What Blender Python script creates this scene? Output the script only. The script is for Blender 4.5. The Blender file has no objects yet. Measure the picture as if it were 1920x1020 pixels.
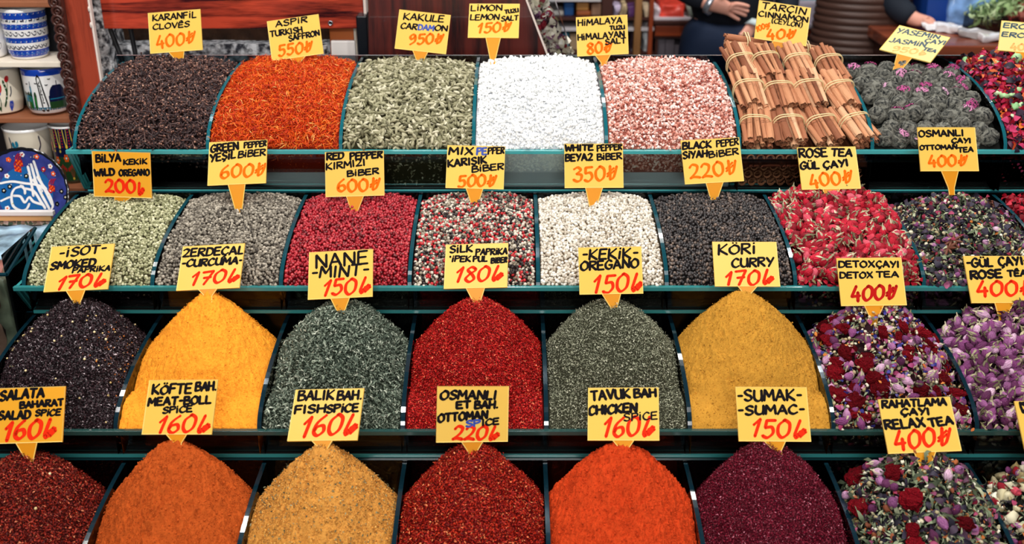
import bpy, bmesh, math, random
import numpy as np
from mathutils import Vector, Matrix

# ------------------------------------------------------------------ camera, world, lights, exposure
S = bpy.context.scene
COL = S.collection
CZ = 1.65                      # camera height
F = 2000.0                     # focal length in pixels of the 1920 x 1020 frame
TH = math.radians(23.5)        # pitch below the horizon
ST, CT = math.sin(TH), math.cos(TH)

cam_d = bpy.data.cameras.new('camera'); cam = bpy.data.objects.new('camera', cam_d); COL.objects.link(cam)
cam_d.sensor_width = 36.0; cam_d.lens = 36.0 * F / 1920.0
cam_d.clip_start = 0.02; cam_d.clip_end = 60
cam.location = (0, 0, CZ); cam.rotation_euler = (math.pi / 2 - TH, 0, 0)
cam_d.dof.use_dof = True; cam_d.dof.focus_distance = 1.66; cam_d.dof.aperture_fstop = 5.6
S.camera = cam
S.view_settings.view_transform = 'Standard'; S.view_settings.look = 'None'
S.view_settings.gamma = 1.0; S.view_settings.use_curve_mapping = False
S.view_settings.exposure = 0.0

W = bpy.data.worlds.new('world'); S.world = W; W.use_nodes = True
W.node_tree.nodes['Background'].inputs[0].default_value = (0.75, 0.82, 1.0, 1)
W.node_tree.nodes['Background'].inputs[1].default_value = 0.05

def lamp(name, loc, target, size, power, color=(1, 0.95, 0.88), sy=None):
    l = bpy.data.lights.new(name, 'AREA'); l.energy = power; l.color = color
    l.shape = 'RECTANGLE'; l.size = size; l.size_y = sy or size
    o = bpy.data.objects.new(name, l); COL.objects.link(o); o.location = loc
    o.rotation_euler = (Vector(target) - Vector(loc)).to_track_quat('-Z', 'Y').to_euler()
    return o
# stall lamps in a row over the customer side
for i, x in enumerate((-1.15, -0.4, 0.4, 1.15)):
    lamp('stall_lamp', (x, 1.02, 2.85), (x * 0.7, 1.55, 0.95), 0.09, 13.5, (1, 0.97, 0.93))
# added soft fill from above and behind the camera, not a real lamp
lamp('front_fill', (0.0, -1.1, 2.5), (0.0, 1.5, 0.95), 1.4, 34, (1, 0.97, 0.94), 0.4)
# second added fill, brightens the bin contents behind the front panes
lamp('pane_fill', (0.0, -2.2, 2.0), (0.0, 1.5, 0.95), 1.8, 38, (1, 0.97, 0.94), 0.5)
# lamps hung over the back of the stall
for i, x in enumerate((-0.9, 0.0, 0.9)):
    lamp('rear_lamp', (x, 2.35, 2.5), (x * 0.7, 1.7, 1.0), 0.05, 5, (0.9, 0.96, 1.0), 0.34)
# lamps of the aisle behind
lamp('aisle_lamp', (0.6, 3.4, 2.9), (0.7, 4.1, 0.9), 0.5, 26)
lamp('aisle_lamp', (2.0, 3.5, 2.9), (1.8, 4.2, 0.9), 0.5, 22)
lamp('shelf_lamp', (-1.05, 1.75, 2.2), (-1.12, 2.3, 1.2), 0.15, 4.0)

rng = np.random.default_rng(7)
R = random.Random(5)

def P(px, py, Y):
    """world point seen at pixel (px, py) of the 1920 x 1020 frame on the upright plane y = Y"""
    v = (py - 510) / F
    d = Y / (CT - v * ST)
    return Vector(((px - 960) / F * d, Y, CZ - d * ST - v * d * CT))
def depth(p):
    return p[1] * CT - (p[2] - CZ) * ST

# ------------------------------------------------------------------ materials
def srgb(r, g, b):
    f = lambda c: (c / 255 / 12.92) if c / 255 <= 0.04045 else ((c / 255 + 0.055) / 1.055) ** 2.4
    return (f(r), f(g), f(b), 1)
MATS = {}
def nodes(m):
    m.use_nodes = True
    return m.node_tree.nodes, m.node_tree.links
def mat(name, c, rough=0.6, spec=0.4, metal=0, bump=None, sss=0, coat=0, vary=None, trans=0):
    """principled material; bump = (noise scale, strength, distance); vary = (scale, amount)"""
    if name in MATS: return MATS[name]
    m = bpy.data.materials.new(name); N, L = nodes(m)
    b = N['Principled BSDF']
    b.inputs['Base Color'].default_value = c if len(c) == 4 else (*c, 1)
    b.inputs['Roughness'].default_value = rough; b.inputs['Specular IOR Level'].default_value = spec
    b.inputs['Metallic'].default_value = metal; b.inputs['Coat Weight'].default_value = coat
    if sss:
        b.inputs['Subsurface Weight'].default_value = sss
        b.inputs['Subsurface Radius'].default_value = (0.004, 0.004, 0.004); b.inputs['Subsurface Scale'].default_value = 1.0
    tc = N.new('ShaderNodeTexCoord')
    if vary:
        n = N.new('ShaderNodeTexNoise'); n.inputs['Scale'].default_value = vary[0]; n.inputs['Detail'].default_value = 5
        L.new(tc.outputs['Object'], n.inputs['Vector'])
        h = N.new('ShaderNodeHueSaturation'); h.inputs['Color'].default_value = c if len(c) == 4 else (*c, 1)
        mr = N.new('ShaderNodeMapRange'); mr.inputs['From Min'].default_value = 0.3; mr.inputs['From Max'].default_value = 0.7
        mr.inputs['To Min'].default_value = 1 - vary[1]; mr.inputs['To Max'].default_value = 1 + vary[1]
        L.new(n.outputs['Fac'], mr.inputs['Value']); L.new(mr.outputs[0], h.inputs['Value']); L.new(h.outputs[0], b.inputs['Base Color'])
    if bump:
        n = N.new('ShaderNodeTexNoise'); n.inputs['Scale'].default_value = bump[0]; n.inputs['Detail'].default_value = 6
        L.new(tc.outputs['Object'], n.inputs['Vector'])
        bp = N.new('ShaderNodeBump'); bp.inputs['Strength'].default_value = bump[1]; bp.inputs['Distance'].default_value = bump[2]
        L.new(n.outputs['Fac'], bp.inputs['Height']); L.new(bp.outputs[0], b.inputs['Normal'])
    MATS[name] = m
    return m
def ramp_mat(name, stops, rough=0.6, spec=0.4, sss=0, attr='rnd', bump=None, transl=0):
    """colour of each grain picked along a ramp by its own random number; stops = [(pos, (r,g,b) in sRGB 0..255)]"""
    if name in MATS: return MATS[name]
    m = bpy.data.materials.new(name); N, L = nodes(m); b = N['Principled BSDF']
    a = N.new('ShaderNodeAttribute'); a.attribute_name = attr
    r = N.new('ShaderNodeValToRGB'); cr = r.color_ramp
    while len(cr.elements) < len(stops): cr.elements.new(0.5)
    for e, (p, c) in zip(cr.elements, stops): e.position = p; e.color = srgb(*c)
    L.new(a.outputs['Fac'], r.inputs['Fac']); L.new(r.outputs['Color'], b.inputs['Base Color'])
    b.inputs['Roughness'].default_value = rough; b.inputs['Specular IOR Level'].default_value = spec
    if sss:
        b.inputs['Subsurface Weight'].default_value = sss
        b.inputs['Subsurface Radius'].default_value = (0.003, 0.003, 0.003); b.inputs['Subsurface Scale'].default_value = 1.0
    if bump:
        tc = N.new('ShaderNodeTexCoord')
        n = N.new('ShaderNodeTexNoise'); n.inputs['Scale'].default_value = bump[0]; n.inputs['Detail'].default_value = 5
        L.new(tc.outputs['Object'], n.inputs['Vector'])
        bp = N.new('ShaderNodeBump'); bp.inputs['Strength'].default_value = bump[1]; bp.inputs['Distance'].default_value = bump[2]
        L.new(n.outputs['Fac'], bp.inputs['Height']); L.new(bp.outputs[0], b.inputs['Normal'])
    if transl:
        t = N.new('ShaderNodeBsdfTranslucent'); L.new(r.outputs['Color'], t.inputs['Color'])
        mx = N.new('ShaderNodeMixShader'); mx.inputs[0].default_value = transl
        L.new(b.outputs[0], mx.inputs[1]); L.new(t.outputs[0], mx.inputs[2])
        L.new(mx.outputs[0], N['Material Output'].inputs['Surface'])
    MATS[name] = m
    return m
def clear_mat(name, tint=(0.93, 0.985, 0.97), gloss=1.0, ior=1.5, rough=0.01):
    """thin clear sheet: see-through with a Fresnel reflection"""
    m = bpy.data.materials.new(name); N, L = nodes(m); N.remove(N['Principled BSDF'])
    t = N.new('ShaderNodeBsdfTransparent'); t.inputs[0].default_value = (*tint, 1)
    g = N.new('ShaderNodeBsdfGlossy'); g.inputs['Roughness'].default_value = rough; g.inputs[0].default_value = (gloss, gloss, gloss, 1)
    fr = N.new('ShaderNodeFresnel'); fr.inputs['IOR'].default_value = ior
    mx = N.new('ShaderNodeMixShader')
    L.new(fr.outputs[0], mx.inputs[0]); L.new(t.outputs[0], mx.inputs[1]); L.new(g.outputs[0], mx.inputs[2])
    L.new(mx.outputs[0], N['Material Output'].inputs['Surface'])
    return m
def wood_mat(name, dark, light, axis='X', scale=6.0, rough=0.3, coat=0.3, dist=6.0):
    m = bpy.data.materials.new(name); N, L = nodes(m); b = N['Principled BSDF']
    tc = N.new('ShaderNodeTexCoord'); mp = N.new('ShaderNodeMapping')
    k = {'X': (0.06, 1, 1), 'Y': (1, 0.06, 1), 'Z': (1, 1, 0.06)}[axis]
    mp.inputs['Scale'].default_value = k
    n = N.new('ShaderNodeTexNoise'); n.inputs['Scale'].default_value = scale; n.inputs['Detail'].default_value = 8; n.inputs['Distortion'].default_value = 0.6
    n2 = N.new('ShaderNodeTexNoise'); n2.inputs['Scale'].default_value = scale * 12; n2.inputs['Detail'].default_value = 4
    ad = N.new('ShaderNodeMath'); ad.operation = 'MULTIPLY_ADD'; ad.inputs[1].default_value = 0.25
    r = N.new('ShaderNodeValToRGB'); r.color_ramp.elements[0].position = 0.50; r.color_ramp.elements[1].position = 0.72
    r.color_ramp.elements[0].color = (*dark[:3], 1); r.color_ramp.elements[1].color = (*light[:3], 1)
    L.new(tc.outputs['Object'], mp.inputs['Vector']); L.new(mp.outputs[0], n.inputs['Vector']); L.new(mp.outputs[0], n2.inputs['Vector'])
    L.new(n2.outputs['Fac'], ad.inputs[0]); L.new(n.outputs['Fac'], ad.inputs[2]); L.new(ad.outputs[0], r.inputs['Fac'])
    L.new(r.outputs[0], b.inputs['Base Color']); b.inputs['Roughness'].default_value = rough; b.inputs['Coat Weight'].default_value = coat
    return m

# ------------------------------------------------------------------ object helpers
def tag(o, label=None, cat=None, group=None, kind=None):
    if label: o['label'] = label
    if cat: o['category'] = cat
    if group: o['group'] = group
    if kind: o['kind'] = kind
    return o
def empty(name, loc=(0, 0, 0), rot=None):
    o = bpy.data.objects.new(name, None); COL.objects.link(o); o.empty_display_size = 0.02
    if rot is not None: o.matrix_world = Matrix.Translation(Vector(loc)) @ rot.to_4x4()
    else: o.location = loc
    return o
def link(name, me, parent=None, mats=None, smooth=None):
    o = bpy.data.objects.new(name, me); COL.objects.link(o)
    if mats:
        for m in mats: me.materials.append(m)
    if smooth is not None:
        me.polygons.foreach_set('use_smooth', np.full(len(me.polygons), smooth, dtype=bool))
    if parent: o.parent = parent
    return o
def bmobj(name, bm, mats, parent=None, smooth=False):
    me = bpy.data.meshes.new(name); bmesh.ops.recalc_face_normals(bm, faces=bm.faces[:]); bm.to_mesh(me); bm.free()
    return link(name, me, parent, mats if isinstance(mats, (list, tuple)) else [mats], smooth)
def struct(o): o['kind'] = 'structure'; return o
def copy_thing(root, children, loc, rot):
    """a copy of a thing with copies of its parts"""
    r = root.copy(); COL.objects.link(r); r.matrix_world = Matrix.Translation(loc) @ rot.to_4x4()
    for ch in children:
        c = ch.copy(); COL.objects.link(c); c.parent = r
    return r
def box(bm, lo, hi, mi=0, bevel=0):
    lo, hi = Vector(lo), Vector(hi)
    r = bmesh.ops.create_cube(bm, size=1)
    vs = r['verts']
    bmesh.ops.scale(bm, vec=hi - lo, verts=vs); bmesh.ops.translate(bm, vec=(lo + hi) / 2, verts=vs)
    fs = list({f for v in vs for f in v.link_faces})
    for f in fs: f.material_index = mi
    if bevel:
        es = list({e for v in vs for e in v.link_edges})
        bmesh.ops.bevel(bm, geom=es, offset=bevel, segments=2, affect='EDGES', profile=0.6)
def prism(bm, pts, axis_vec, mi_side=0, mi_cap=0):
    """extrude a planar outline along axis_vec"""
    a = [bm.verts.new(Vector(p)) for p in pts]; b = [bm.verts.new(Vector(p) + Vector(axis_vec)) for p in pts]
    f = bm.faces.new(a); f.material_index = mi_cap
    f = bm.faces.new(list(reversed(b))); f.material_index = mi_cap
    n = len(pts)
    for i in range(n):
        f = bm.faces.new((a[i], b[i], b[(i + 1) % n], a[(i + 1) % n])); f.material_index = mi_side
def lathe(bm, prof, n=40, mi=None, closed_top=False, cx=0, cy=0, cz=0):
    rings = []
    for (r, z) in prof:
        rings.append([bm.verts.new((cx + r * math.cos(2 * math.pi * i / n), cy + r * math.sin(2 * math.pi * i / n), cz + z)) for i in range(n)])
    for k in range(len(rings) - 1):
        for i in range(n):
            f = bm.faces.new((rings[k][i], rings[k][(i + 1) % n], rings[k + 1][(i + 1) % n], rings[k + 1][i]))
            f.material_index = mi[k] if mi else 0; f.smooth = True
    f = bm.faces.new(list(reversed(rings[0])))
    return rings
def tube(bm, pts, r, n=8, mi=0, caps=True):
    pts = [Vector(p) for p in pts]; rr = r if isinstance(r, (list, tuple)) else [r] * len(pts)
    rings = []; up = None
    for i, p in enumerate(pts):
        t = (pts[min(i + 1, len(pts) - 1)] - pts[max(i - 1, 0)]).normalized()
        if up is None: up = Vector((0, 0, 1)) if abs(t.z) < 0.9 else Vector((1, 0, 0))
        a = t.cross(up).normalized(); b = a.cross(t).normalized(); up = b
        rings.append([bm.verts.new(p + rr[i] * (math.cos(2 * math.pi * k / n) * a + math.sin(2 * math.pi * k / n) * b)) for k in range(n)])
    for i in range(len(rings) - 1):
        for k in range(n):
            f = bm.faces.new((rings[i][k], rings[i][(k + 1) % n], rings[i + 1][(k + 1) % n], rings[i + 1][k])); f.material_index = mi; f.smooth = True
    if caps:
        f = bm.faces.new(list(reversed(rings[0]))); f.material_index = mi
        f = bm.faces.new(rings[-1]); f.material_index = mi

# ------------------------------------------------------------------ numpy mesh work: noise, templates, scattering
def vnoise(x, y, seed=0):
    xi = np.floor(x).astype(np.int64); yi = np.floor(y).astype(np.int64); xf = x - xi; yf = y - yi
    def h(a, b):
        n = (a * 374761393 + b * 668265263 + seed * 974711) & 0x7fffffff
        n = ((n ^ (n >> 13)) * 1274126177) & 0x7fffffff
        return ((n ^ (n >> 16)) & 0xffff) / 65535.0
    u = xf * xf * (3 - 2 * xf); v = yf * yf * (3 - 2 * yf)
    return (h(xi, yi) * (1 - u) + h(xi + 1, yi) * u) * (1 - v) + (h(xi, yi + 1) * (1 - u) + h(xi + 1, yi + 1) * u) * v
def fbm(x, y, sc, octaves=4, seed=0, gain=0.5):
    t = 0; a = 1; n = 0
    for o in range(octaves):
        t = t + a * (vnoise(x * sc + 17.3 * o, y * sc + 5.1 * o, seed + o) - 0.5); n += a; a *= gain; sc *= 2.03
    return t / n
class T:
    """grain template: verts (n,3), triangles (m,3), material index per triangle"""
    def __init__(s, v, t, m=None, smooth=True):
        s.v = np.array(v, float); s.t = np.array(t, int); s.m = np.zeros(len(s.t), int) if m is None else np.array(m, int); s.smooth = smooth
def t_bm(bm, smooth=True):
    bmesh.ops.triangulate(bm, faces=bm.faces[:]); bm.verts.index_update()
    v = [tuple(x.co) for x in bm.verts]; t = [[x.index for x in f.verts] for f in bm.faces]; m = [f.material_index for f in bm.faces]
    bm.free(); return T(v, t, m, smooth)
def t_ico(sub=1, sc=(1, 1, 1), jit=0, seed=0, smooth=True):
    bm = bmesh.new(); bmesh.ops.create_icosphere(bm, subdivisions=sub, radius=0.5); t = t_bm(bm, smooth)
    g = np.random.default_rng(seed); t.v *= (1 + jit * (g.random((len(t.v), 1)) - 0.5)); t.v *= np.array(sc); return t
def t_spindle(L=1, r=0.2, n=6, segs=5, p=0.7, ridge=0, mi=0):
    v = []; t = []
    for i in range(segs + 1):
        s = i / segs; rr = r * max(0.02, math.sin(math.pi * min(max(s, 0.03), 0.97))) ** p
        for k in range(n):
            q = rr * (1 + (ridge if k % 2 else -ridge)); a = 2 * math.pi * k / n
            v.append((L * (s - 0.5), q * math.cos(a), q * math.sin(a)))
    for i in range(segs):
        for k in range(n):
            a = i * n + k; b = i * n + (k + 1) % n; c = a + n; d = b + n
            t += [(a, b, d), (a, d, c)]
    return T(v, t, [mi] * len(t))
def t_flake(L=1, w=0.5, curl=0.3, segs=2, twist=0.0, taper=0.6, mi=0, seed=0):
    """thin curled shred or leaf, both faces the same sheet with a small thickness"""
    v = []; t = []
    for i in range(segs + 1):
        s = i / segs; ww = w * (1 - taper * abs(2 * s - 1) ** 1.5) * 0.5; z = curl * (1 - (2 * s - 1) ** 2); tw = twist * (s - 0.5)
        for sgn in (-1, 1):
            v.append((L * (s - 0.5), sgn * ww * math.cos(tw), z + sgn * ww * math.sin(tw) + 0.12 * w))
    for i in range(segs):
        a = 2 * i; t += [(a, a + 2, a + 3), (a, a + 3, a + 1)]
    return T(v, t, [mi] * len(t))
def t_join(*ts):
    v = []; t = []; m = []; o = 0
    for q in ts:
        v.append(q.v); t.append(q.t + o); m.append(q.m); o += len(q.v)
    return T(np.vstack(v), np.vstack(t), np.hstack(m))
def t_move(t, off=(0, 0, 0), rot=None, sc=1):
    v = t.v * sc
    if rot is not None: v = v @ np.array(rot.to_3x3()).T
    return T(v + np.array(off), t.t, t.m, t.smooth)
def t_mesh(name, t, mats):
    me = bpy.data.meshes.new(name); me.from_pydata([tuple(x) for x in t.v], [], [tuple(x) for x in t.t])
    me.polygons.foreach_set('material_index', t.m); me.polygons.foreach_set('use_smooth', np.full(len(t.t), t.smooth, dtype=bool))
    for m in mats: me.materials.append(m)
    return me
def rand_rot(n):
    q = rng.normal(size=(n, 4)); q /= np.linalg.norm(q, axis=1)[:, None]; w, x, y, z = q.T
    return np.stack([np.stack([1 - 2 * (y * y + z * z), 2 * (x * y - z * w), 2 * (x * z + y * w)], -1),
                     np.stack([2 * (x * y + z * w), 1 - 2 * (x * x + z * z), 2 * (y * z - x * w)], -1),
                     np.stack([2 * (x * z - y * w), 2 * (y * z + x * w), 1 - 2 * (x * x + y * y)], -1)], 1)
def flat_rot(nrm, tilt=0.35):
    n = len(nrm); nn = nrm + rng.normal(size=(n, 3)) * tilt; nn /= np.linalg.norm(nn, axis=1)[:, None]
    a = rng.normal(size=(n, 3)); a -= nn * np.sum(a * nn, 1)[:, None]; a /= np.linalg.norm(a, axis=1)[:, None]
    b = np.cross(nn, a)
    return np.stack([a, b, nn], -1)
class Pile:
    """collects arrays of geometry and links them as ONE mesh object"""
    def __init__(s): s.v = []; s.t = []; s.m = []; s.r = []; s.s = []; s.n = 0
    def add(s, t, pos, rot, size, mi=0, rnd=None):
        k = len(pos)
        if k == 0: return
        size = np.broadcast_to(np.asarray(size, float).reshape(-1, 1) if np.ndim(size) == 1 else np.asarray(size, float), (k, 1) if np.ndim(size) < 2 else (k, 3))
        v = np.einsum('nij,nkj->nki', rot, t.v[None] * size[:, None, :]) + pos[:, None, :]
        nv = len(t.v)
        s.v.append(v.reshape(-1, 3)); s.t.append((t.t[None] + (np.arange(k) * nv)[:, None, None]).reshape(-1, 3) + s.n)
        s.m.append(np.tile(t.m + mi, k)); s.s.append(np.full(k * len(t.t), t.smooth))
        rr = rng.random(k) if rnd is None else rnd
        s.r.append(np.repeat(rr, nv)); s.n += k * nv
    def grid(s, v, nx, ny, mi, rnd=0.5):
        i, j = np.meshgrid(np.arange(nx - 1), np.arange(ny - 1), indexing='ij'); a = i * ny + j
        t = np.concatenate([np.stack([a, a + ny, a + ny + 1], -1).reshape(-1, 3), np.stack([a, a + ny + 1, a + 1], -1).reshape(-1, 3)])
        s.v.append(v.reshape(-1, 3)); s.t.append(t + s.n); s.m.append(np.full(len(t), mi)); s.s.append(np.ones(len(t), bool))
        s.r.append(np.full(nx * ny, rnd) if np.ndim(rnd) == 0 else rnd.reshape(-1)); s.n += nx * ny
    def build(s, name, mats, parent=None, origin=(0, 0, 0)):
        v = np.vstack(s.v) - np.array(origin); t = np.vstack(s.t); m = np.hstack(s.m); r = np.hstack(s.r)
        me = bpy.data.meshes.new(name); me.vertices.add(len(v)); me.vertices.foreach_set('co', v.astype(np.float32).ravel())
        me.loops.add(len(t) * 3); me.loops.foreach_set('vertex_index', t.astype(np.int32).ravel())
        me.polygons.add(len(t)); me.polygons.foreach_set('loop_start', (np.arange(len(t)) * 3).astype(np.int32))
        me.polygons.foreach_set('material_index', m.astype(np.int32)); me.polygons.foreach_set('use_smooth', np.hstack(s.s).astype(bool))
        a = me.attributes.new('rnd', 'FLOAT', 'POINT'); a.data.foreach_set('value', r.astype(np.float32))
        for q in mats: me.materials.append(q)
        me.update(); me.validate()
        o = link(name, me, parent); o.location = origin
        return o

# ------------------------------------------------------------------ glass tiers
class Row: pass
def row(Yf, Zf, Yb, Zb, X0, pitch, k0, k1, Yp, Zp):
    r = Row(); r.Yf, r.Zf, r.Yb, r.Zb, r.X0, r.p, r.k0, r.k1, r.Yp, r.Zp = Yf, Zf + CZ, Yb, Zb + CZ, X0, pitch, k0, k1, Yp, Zp + CZ
    return r
ROWS = {1: row(1.760, -.541, 2.050, -.449, -.0659, .2278, -3, 5, 1.790, -.617),
        2: row(1.485, -.673, 1.731, -.608, -.1565, .1964, -3, 6, 1.505, -.7156),
        3: row(1.282, -.802, 1.523, -.736, -.1530, .2011, -3, 5, 1.300, -.845),
        4: row(1.046, -.920, 1.282, -.853, -.1525, .1995, -3, 5, 1.066, -.963)}
def zarc(r, y):
    a = r.Yb - r.Yf; q = np.clip((r.Yb - np.asarray(y, float)) / a, 0, 1)
    return r.Zf + (r.Zb - r.Zf) * np.sqrt(np.clip(1 - q * q, 0, 1))
GT = 0.006
M_GLASS = clear_mat('clear_glass')
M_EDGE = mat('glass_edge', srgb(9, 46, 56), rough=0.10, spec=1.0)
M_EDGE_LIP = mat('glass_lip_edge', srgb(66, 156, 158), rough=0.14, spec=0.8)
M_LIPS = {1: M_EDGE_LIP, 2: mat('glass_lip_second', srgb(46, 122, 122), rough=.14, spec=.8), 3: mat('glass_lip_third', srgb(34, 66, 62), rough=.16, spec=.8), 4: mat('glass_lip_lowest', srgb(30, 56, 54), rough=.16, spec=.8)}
M_BLACK = mat('black_board', srgb(14, 14, 15), rough=0.7)
M_WHITEBOARD = mat('pale_board', srgb(196, 200, 205), rough=0.5, bump=(30, 0.1, 0.002))
TIER_NAME = {1: 'top', 2: 'second', 3: 'third', 4: 'lowest'}
TIER_LABEL = {1: 'top glass bin tier with the cinnamon sticks, salts and cloves', 2: 'glass bin tier with the round peppercorns, second from the top',
              3: 'glass bin tier with the turmeric and mint, third from the top', 4: 'lowest glass bin tier, holding the orange and burgundy powders'}
for q, r in ROWS.items():
    root = tag(empty('glass_bin_tier', (r.X0, r.Yf, r.Zp)), TIER_LABEL[q], 'display tier', 'stepped glass bin tiers')
    O = Vector((r.X0, r.Yf, r.Zp)); xl = r.X0 + r.k0 * r.p - 0.014; xr = r.X0 + r.k1 * r.p + 0.014
    # dividers with a curved upper edge
    ys = [r.Yb - (r.Yb - r.Yf) * math.cos(math.pi / 2 * i / 22) for i in range(23)]
    prof = [(y, float(zarc(r, y))) for y in ys]
    prof[0] = (r.Yf + 0.0005, r.Zf + 0.001)
    prof += [(r.Yb, r.Zp + 0.003), (r.Yp + 0.002, r.Zp + 0.003)]
    bm = bmesh.new()
    prism(bm, [(-GT / 2, y - O.y, z - O.z) for y, z in prof], (GT, 0, 0), 1, 0)
    bmesh.ops.recalc_face_normals(bm, faces=bm.faces[:])
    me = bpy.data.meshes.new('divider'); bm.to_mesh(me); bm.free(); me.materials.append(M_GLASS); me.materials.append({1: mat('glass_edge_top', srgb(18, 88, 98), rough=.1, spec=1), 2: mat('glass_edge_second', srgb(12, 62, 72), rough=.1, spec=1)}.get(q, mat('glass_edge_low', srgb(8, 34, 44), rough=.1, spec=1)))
    for k in range(r.k0, r.k1 + 1):
        d = bpy.data.objects.new('divider', me); COL.objects.link(d); d.parent = root; d.location = (k * r.p, 0, 0)
    # sloping front panel
    def slab(name, pts, ax, ms, mi_side=1):
        bm = bmesh.new(); prism(bm, [Vector(p) - O for p in pts], ax, mi_side, 0); return bmobj(name, bm, ms, root)
    t = 0.005; bm = bmesh.new()
    prism(bm, [Vector((xl, r.Yf - t, r.Zf + .001)) - O, Vector((xl, r.Yf, r.Zf + .001)) - O, Vector((xl + .009, r.Yp, r.Zp)) - O, Vector((xl + .009, r.Yp - t, r.Zp)) - O], (xr - xl - .009, 0, 0), 0, 1)
    bm.faces.ensure_lookup_table(); bm.normal_update()
    for f in bm.faces:
        c = f.calc_center_median() + O
        if abs(c.z - r.Zf) < .003 or abs(c.z - r.Zp) < .003: f.material_index = 1
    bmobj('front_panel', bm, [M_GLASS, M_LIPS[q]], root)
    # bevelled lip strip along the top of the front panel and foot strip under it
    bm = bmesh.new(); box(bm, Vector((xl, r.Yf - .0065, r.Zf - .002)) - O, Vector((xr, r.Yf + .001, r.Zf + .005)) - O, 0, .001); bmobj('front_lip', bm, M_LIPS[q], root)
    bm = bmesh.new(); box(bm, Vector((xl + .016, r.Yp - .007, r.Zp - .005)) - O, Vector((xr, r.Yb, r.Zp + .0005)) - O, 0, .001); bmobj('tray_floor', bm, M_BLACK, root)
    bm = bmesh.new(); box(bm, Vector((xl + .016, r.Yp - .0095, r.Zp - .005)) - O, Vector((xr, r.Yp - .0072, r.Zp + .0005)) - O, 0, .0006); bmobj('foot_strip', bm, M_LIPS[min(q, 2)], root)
    zt = r.Zb + {1: .012, 2: .004, 3: .003, 4: .003}[q]
    bm = bmesh.new(); box(bm, Vector((xl, r.Yb + .002, r.Zp)) - O, Vector((xr, r.Yb + .007, zt)) - O, 0); 
    for f in bm.faces:
        if abs((f.calc_center_median() + O).z - zt) < .001: f.material_index = 1
    bmobj('back_panel', bm, [clear_mat('tinted_glass', (0.35, 0.42, 0.45)), mat('bright_edge', srgb(190, 196, 200), rough=.15, metal=.6) if q == 1 else M_EDGE], root)
    # flared end pane on the left
    bm = bmesh.new()
    prism(bm, [Vector((xl, r.Yf - .002, r.Zf + .003)) - O, Vector((xl + .0055, r.Yp, r.Zp)) - O, Vector((xl + .0055, r.Yb, r.Zp)) - O, Vector((xl + .001, r.Yb, r.Zf + .003)) - O], (.005, 0, 0), 1, 0)
    bmobj('end_panel', bm, [M_GLASS, M_EDGE_LIP], root)
    if q == 1:
        for k in (-3, -2, 0, 1):
            bm = bmesh.new(); x0 = k * r.p + GT; box(bm, (x0, r.Yp - r.Yf + .006, .001), (x0 + r.p - 2 * GT, r.Yb - r.Yf - .004, .030), 0, .001)
            bmobj('false_bottom', bm, M_WHITEBOARD, root)
# dark stepped stand that carries the tiers
bm = bmesh.new()
for q, r in ROWS.items():
    y0 = max(r.Yp + .004, ROWS[q + 1].Yb + .010 if q < 4 else 0); y1 = r.Yb + .004 if q == 1 else r.Yb - .03
    box(bm, (r.X0 + r.k0 * r.p + .012, y0, 0.0), (r.X0 + r.k1 * r.p, (2.05 if q == 1 else r.Yb + .009), r.Zp - .005))
tag(bmobj('display_stand', bm, M_BLACK), 'black stepped stand under the glass bin tiers', 'display stand')

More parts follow.
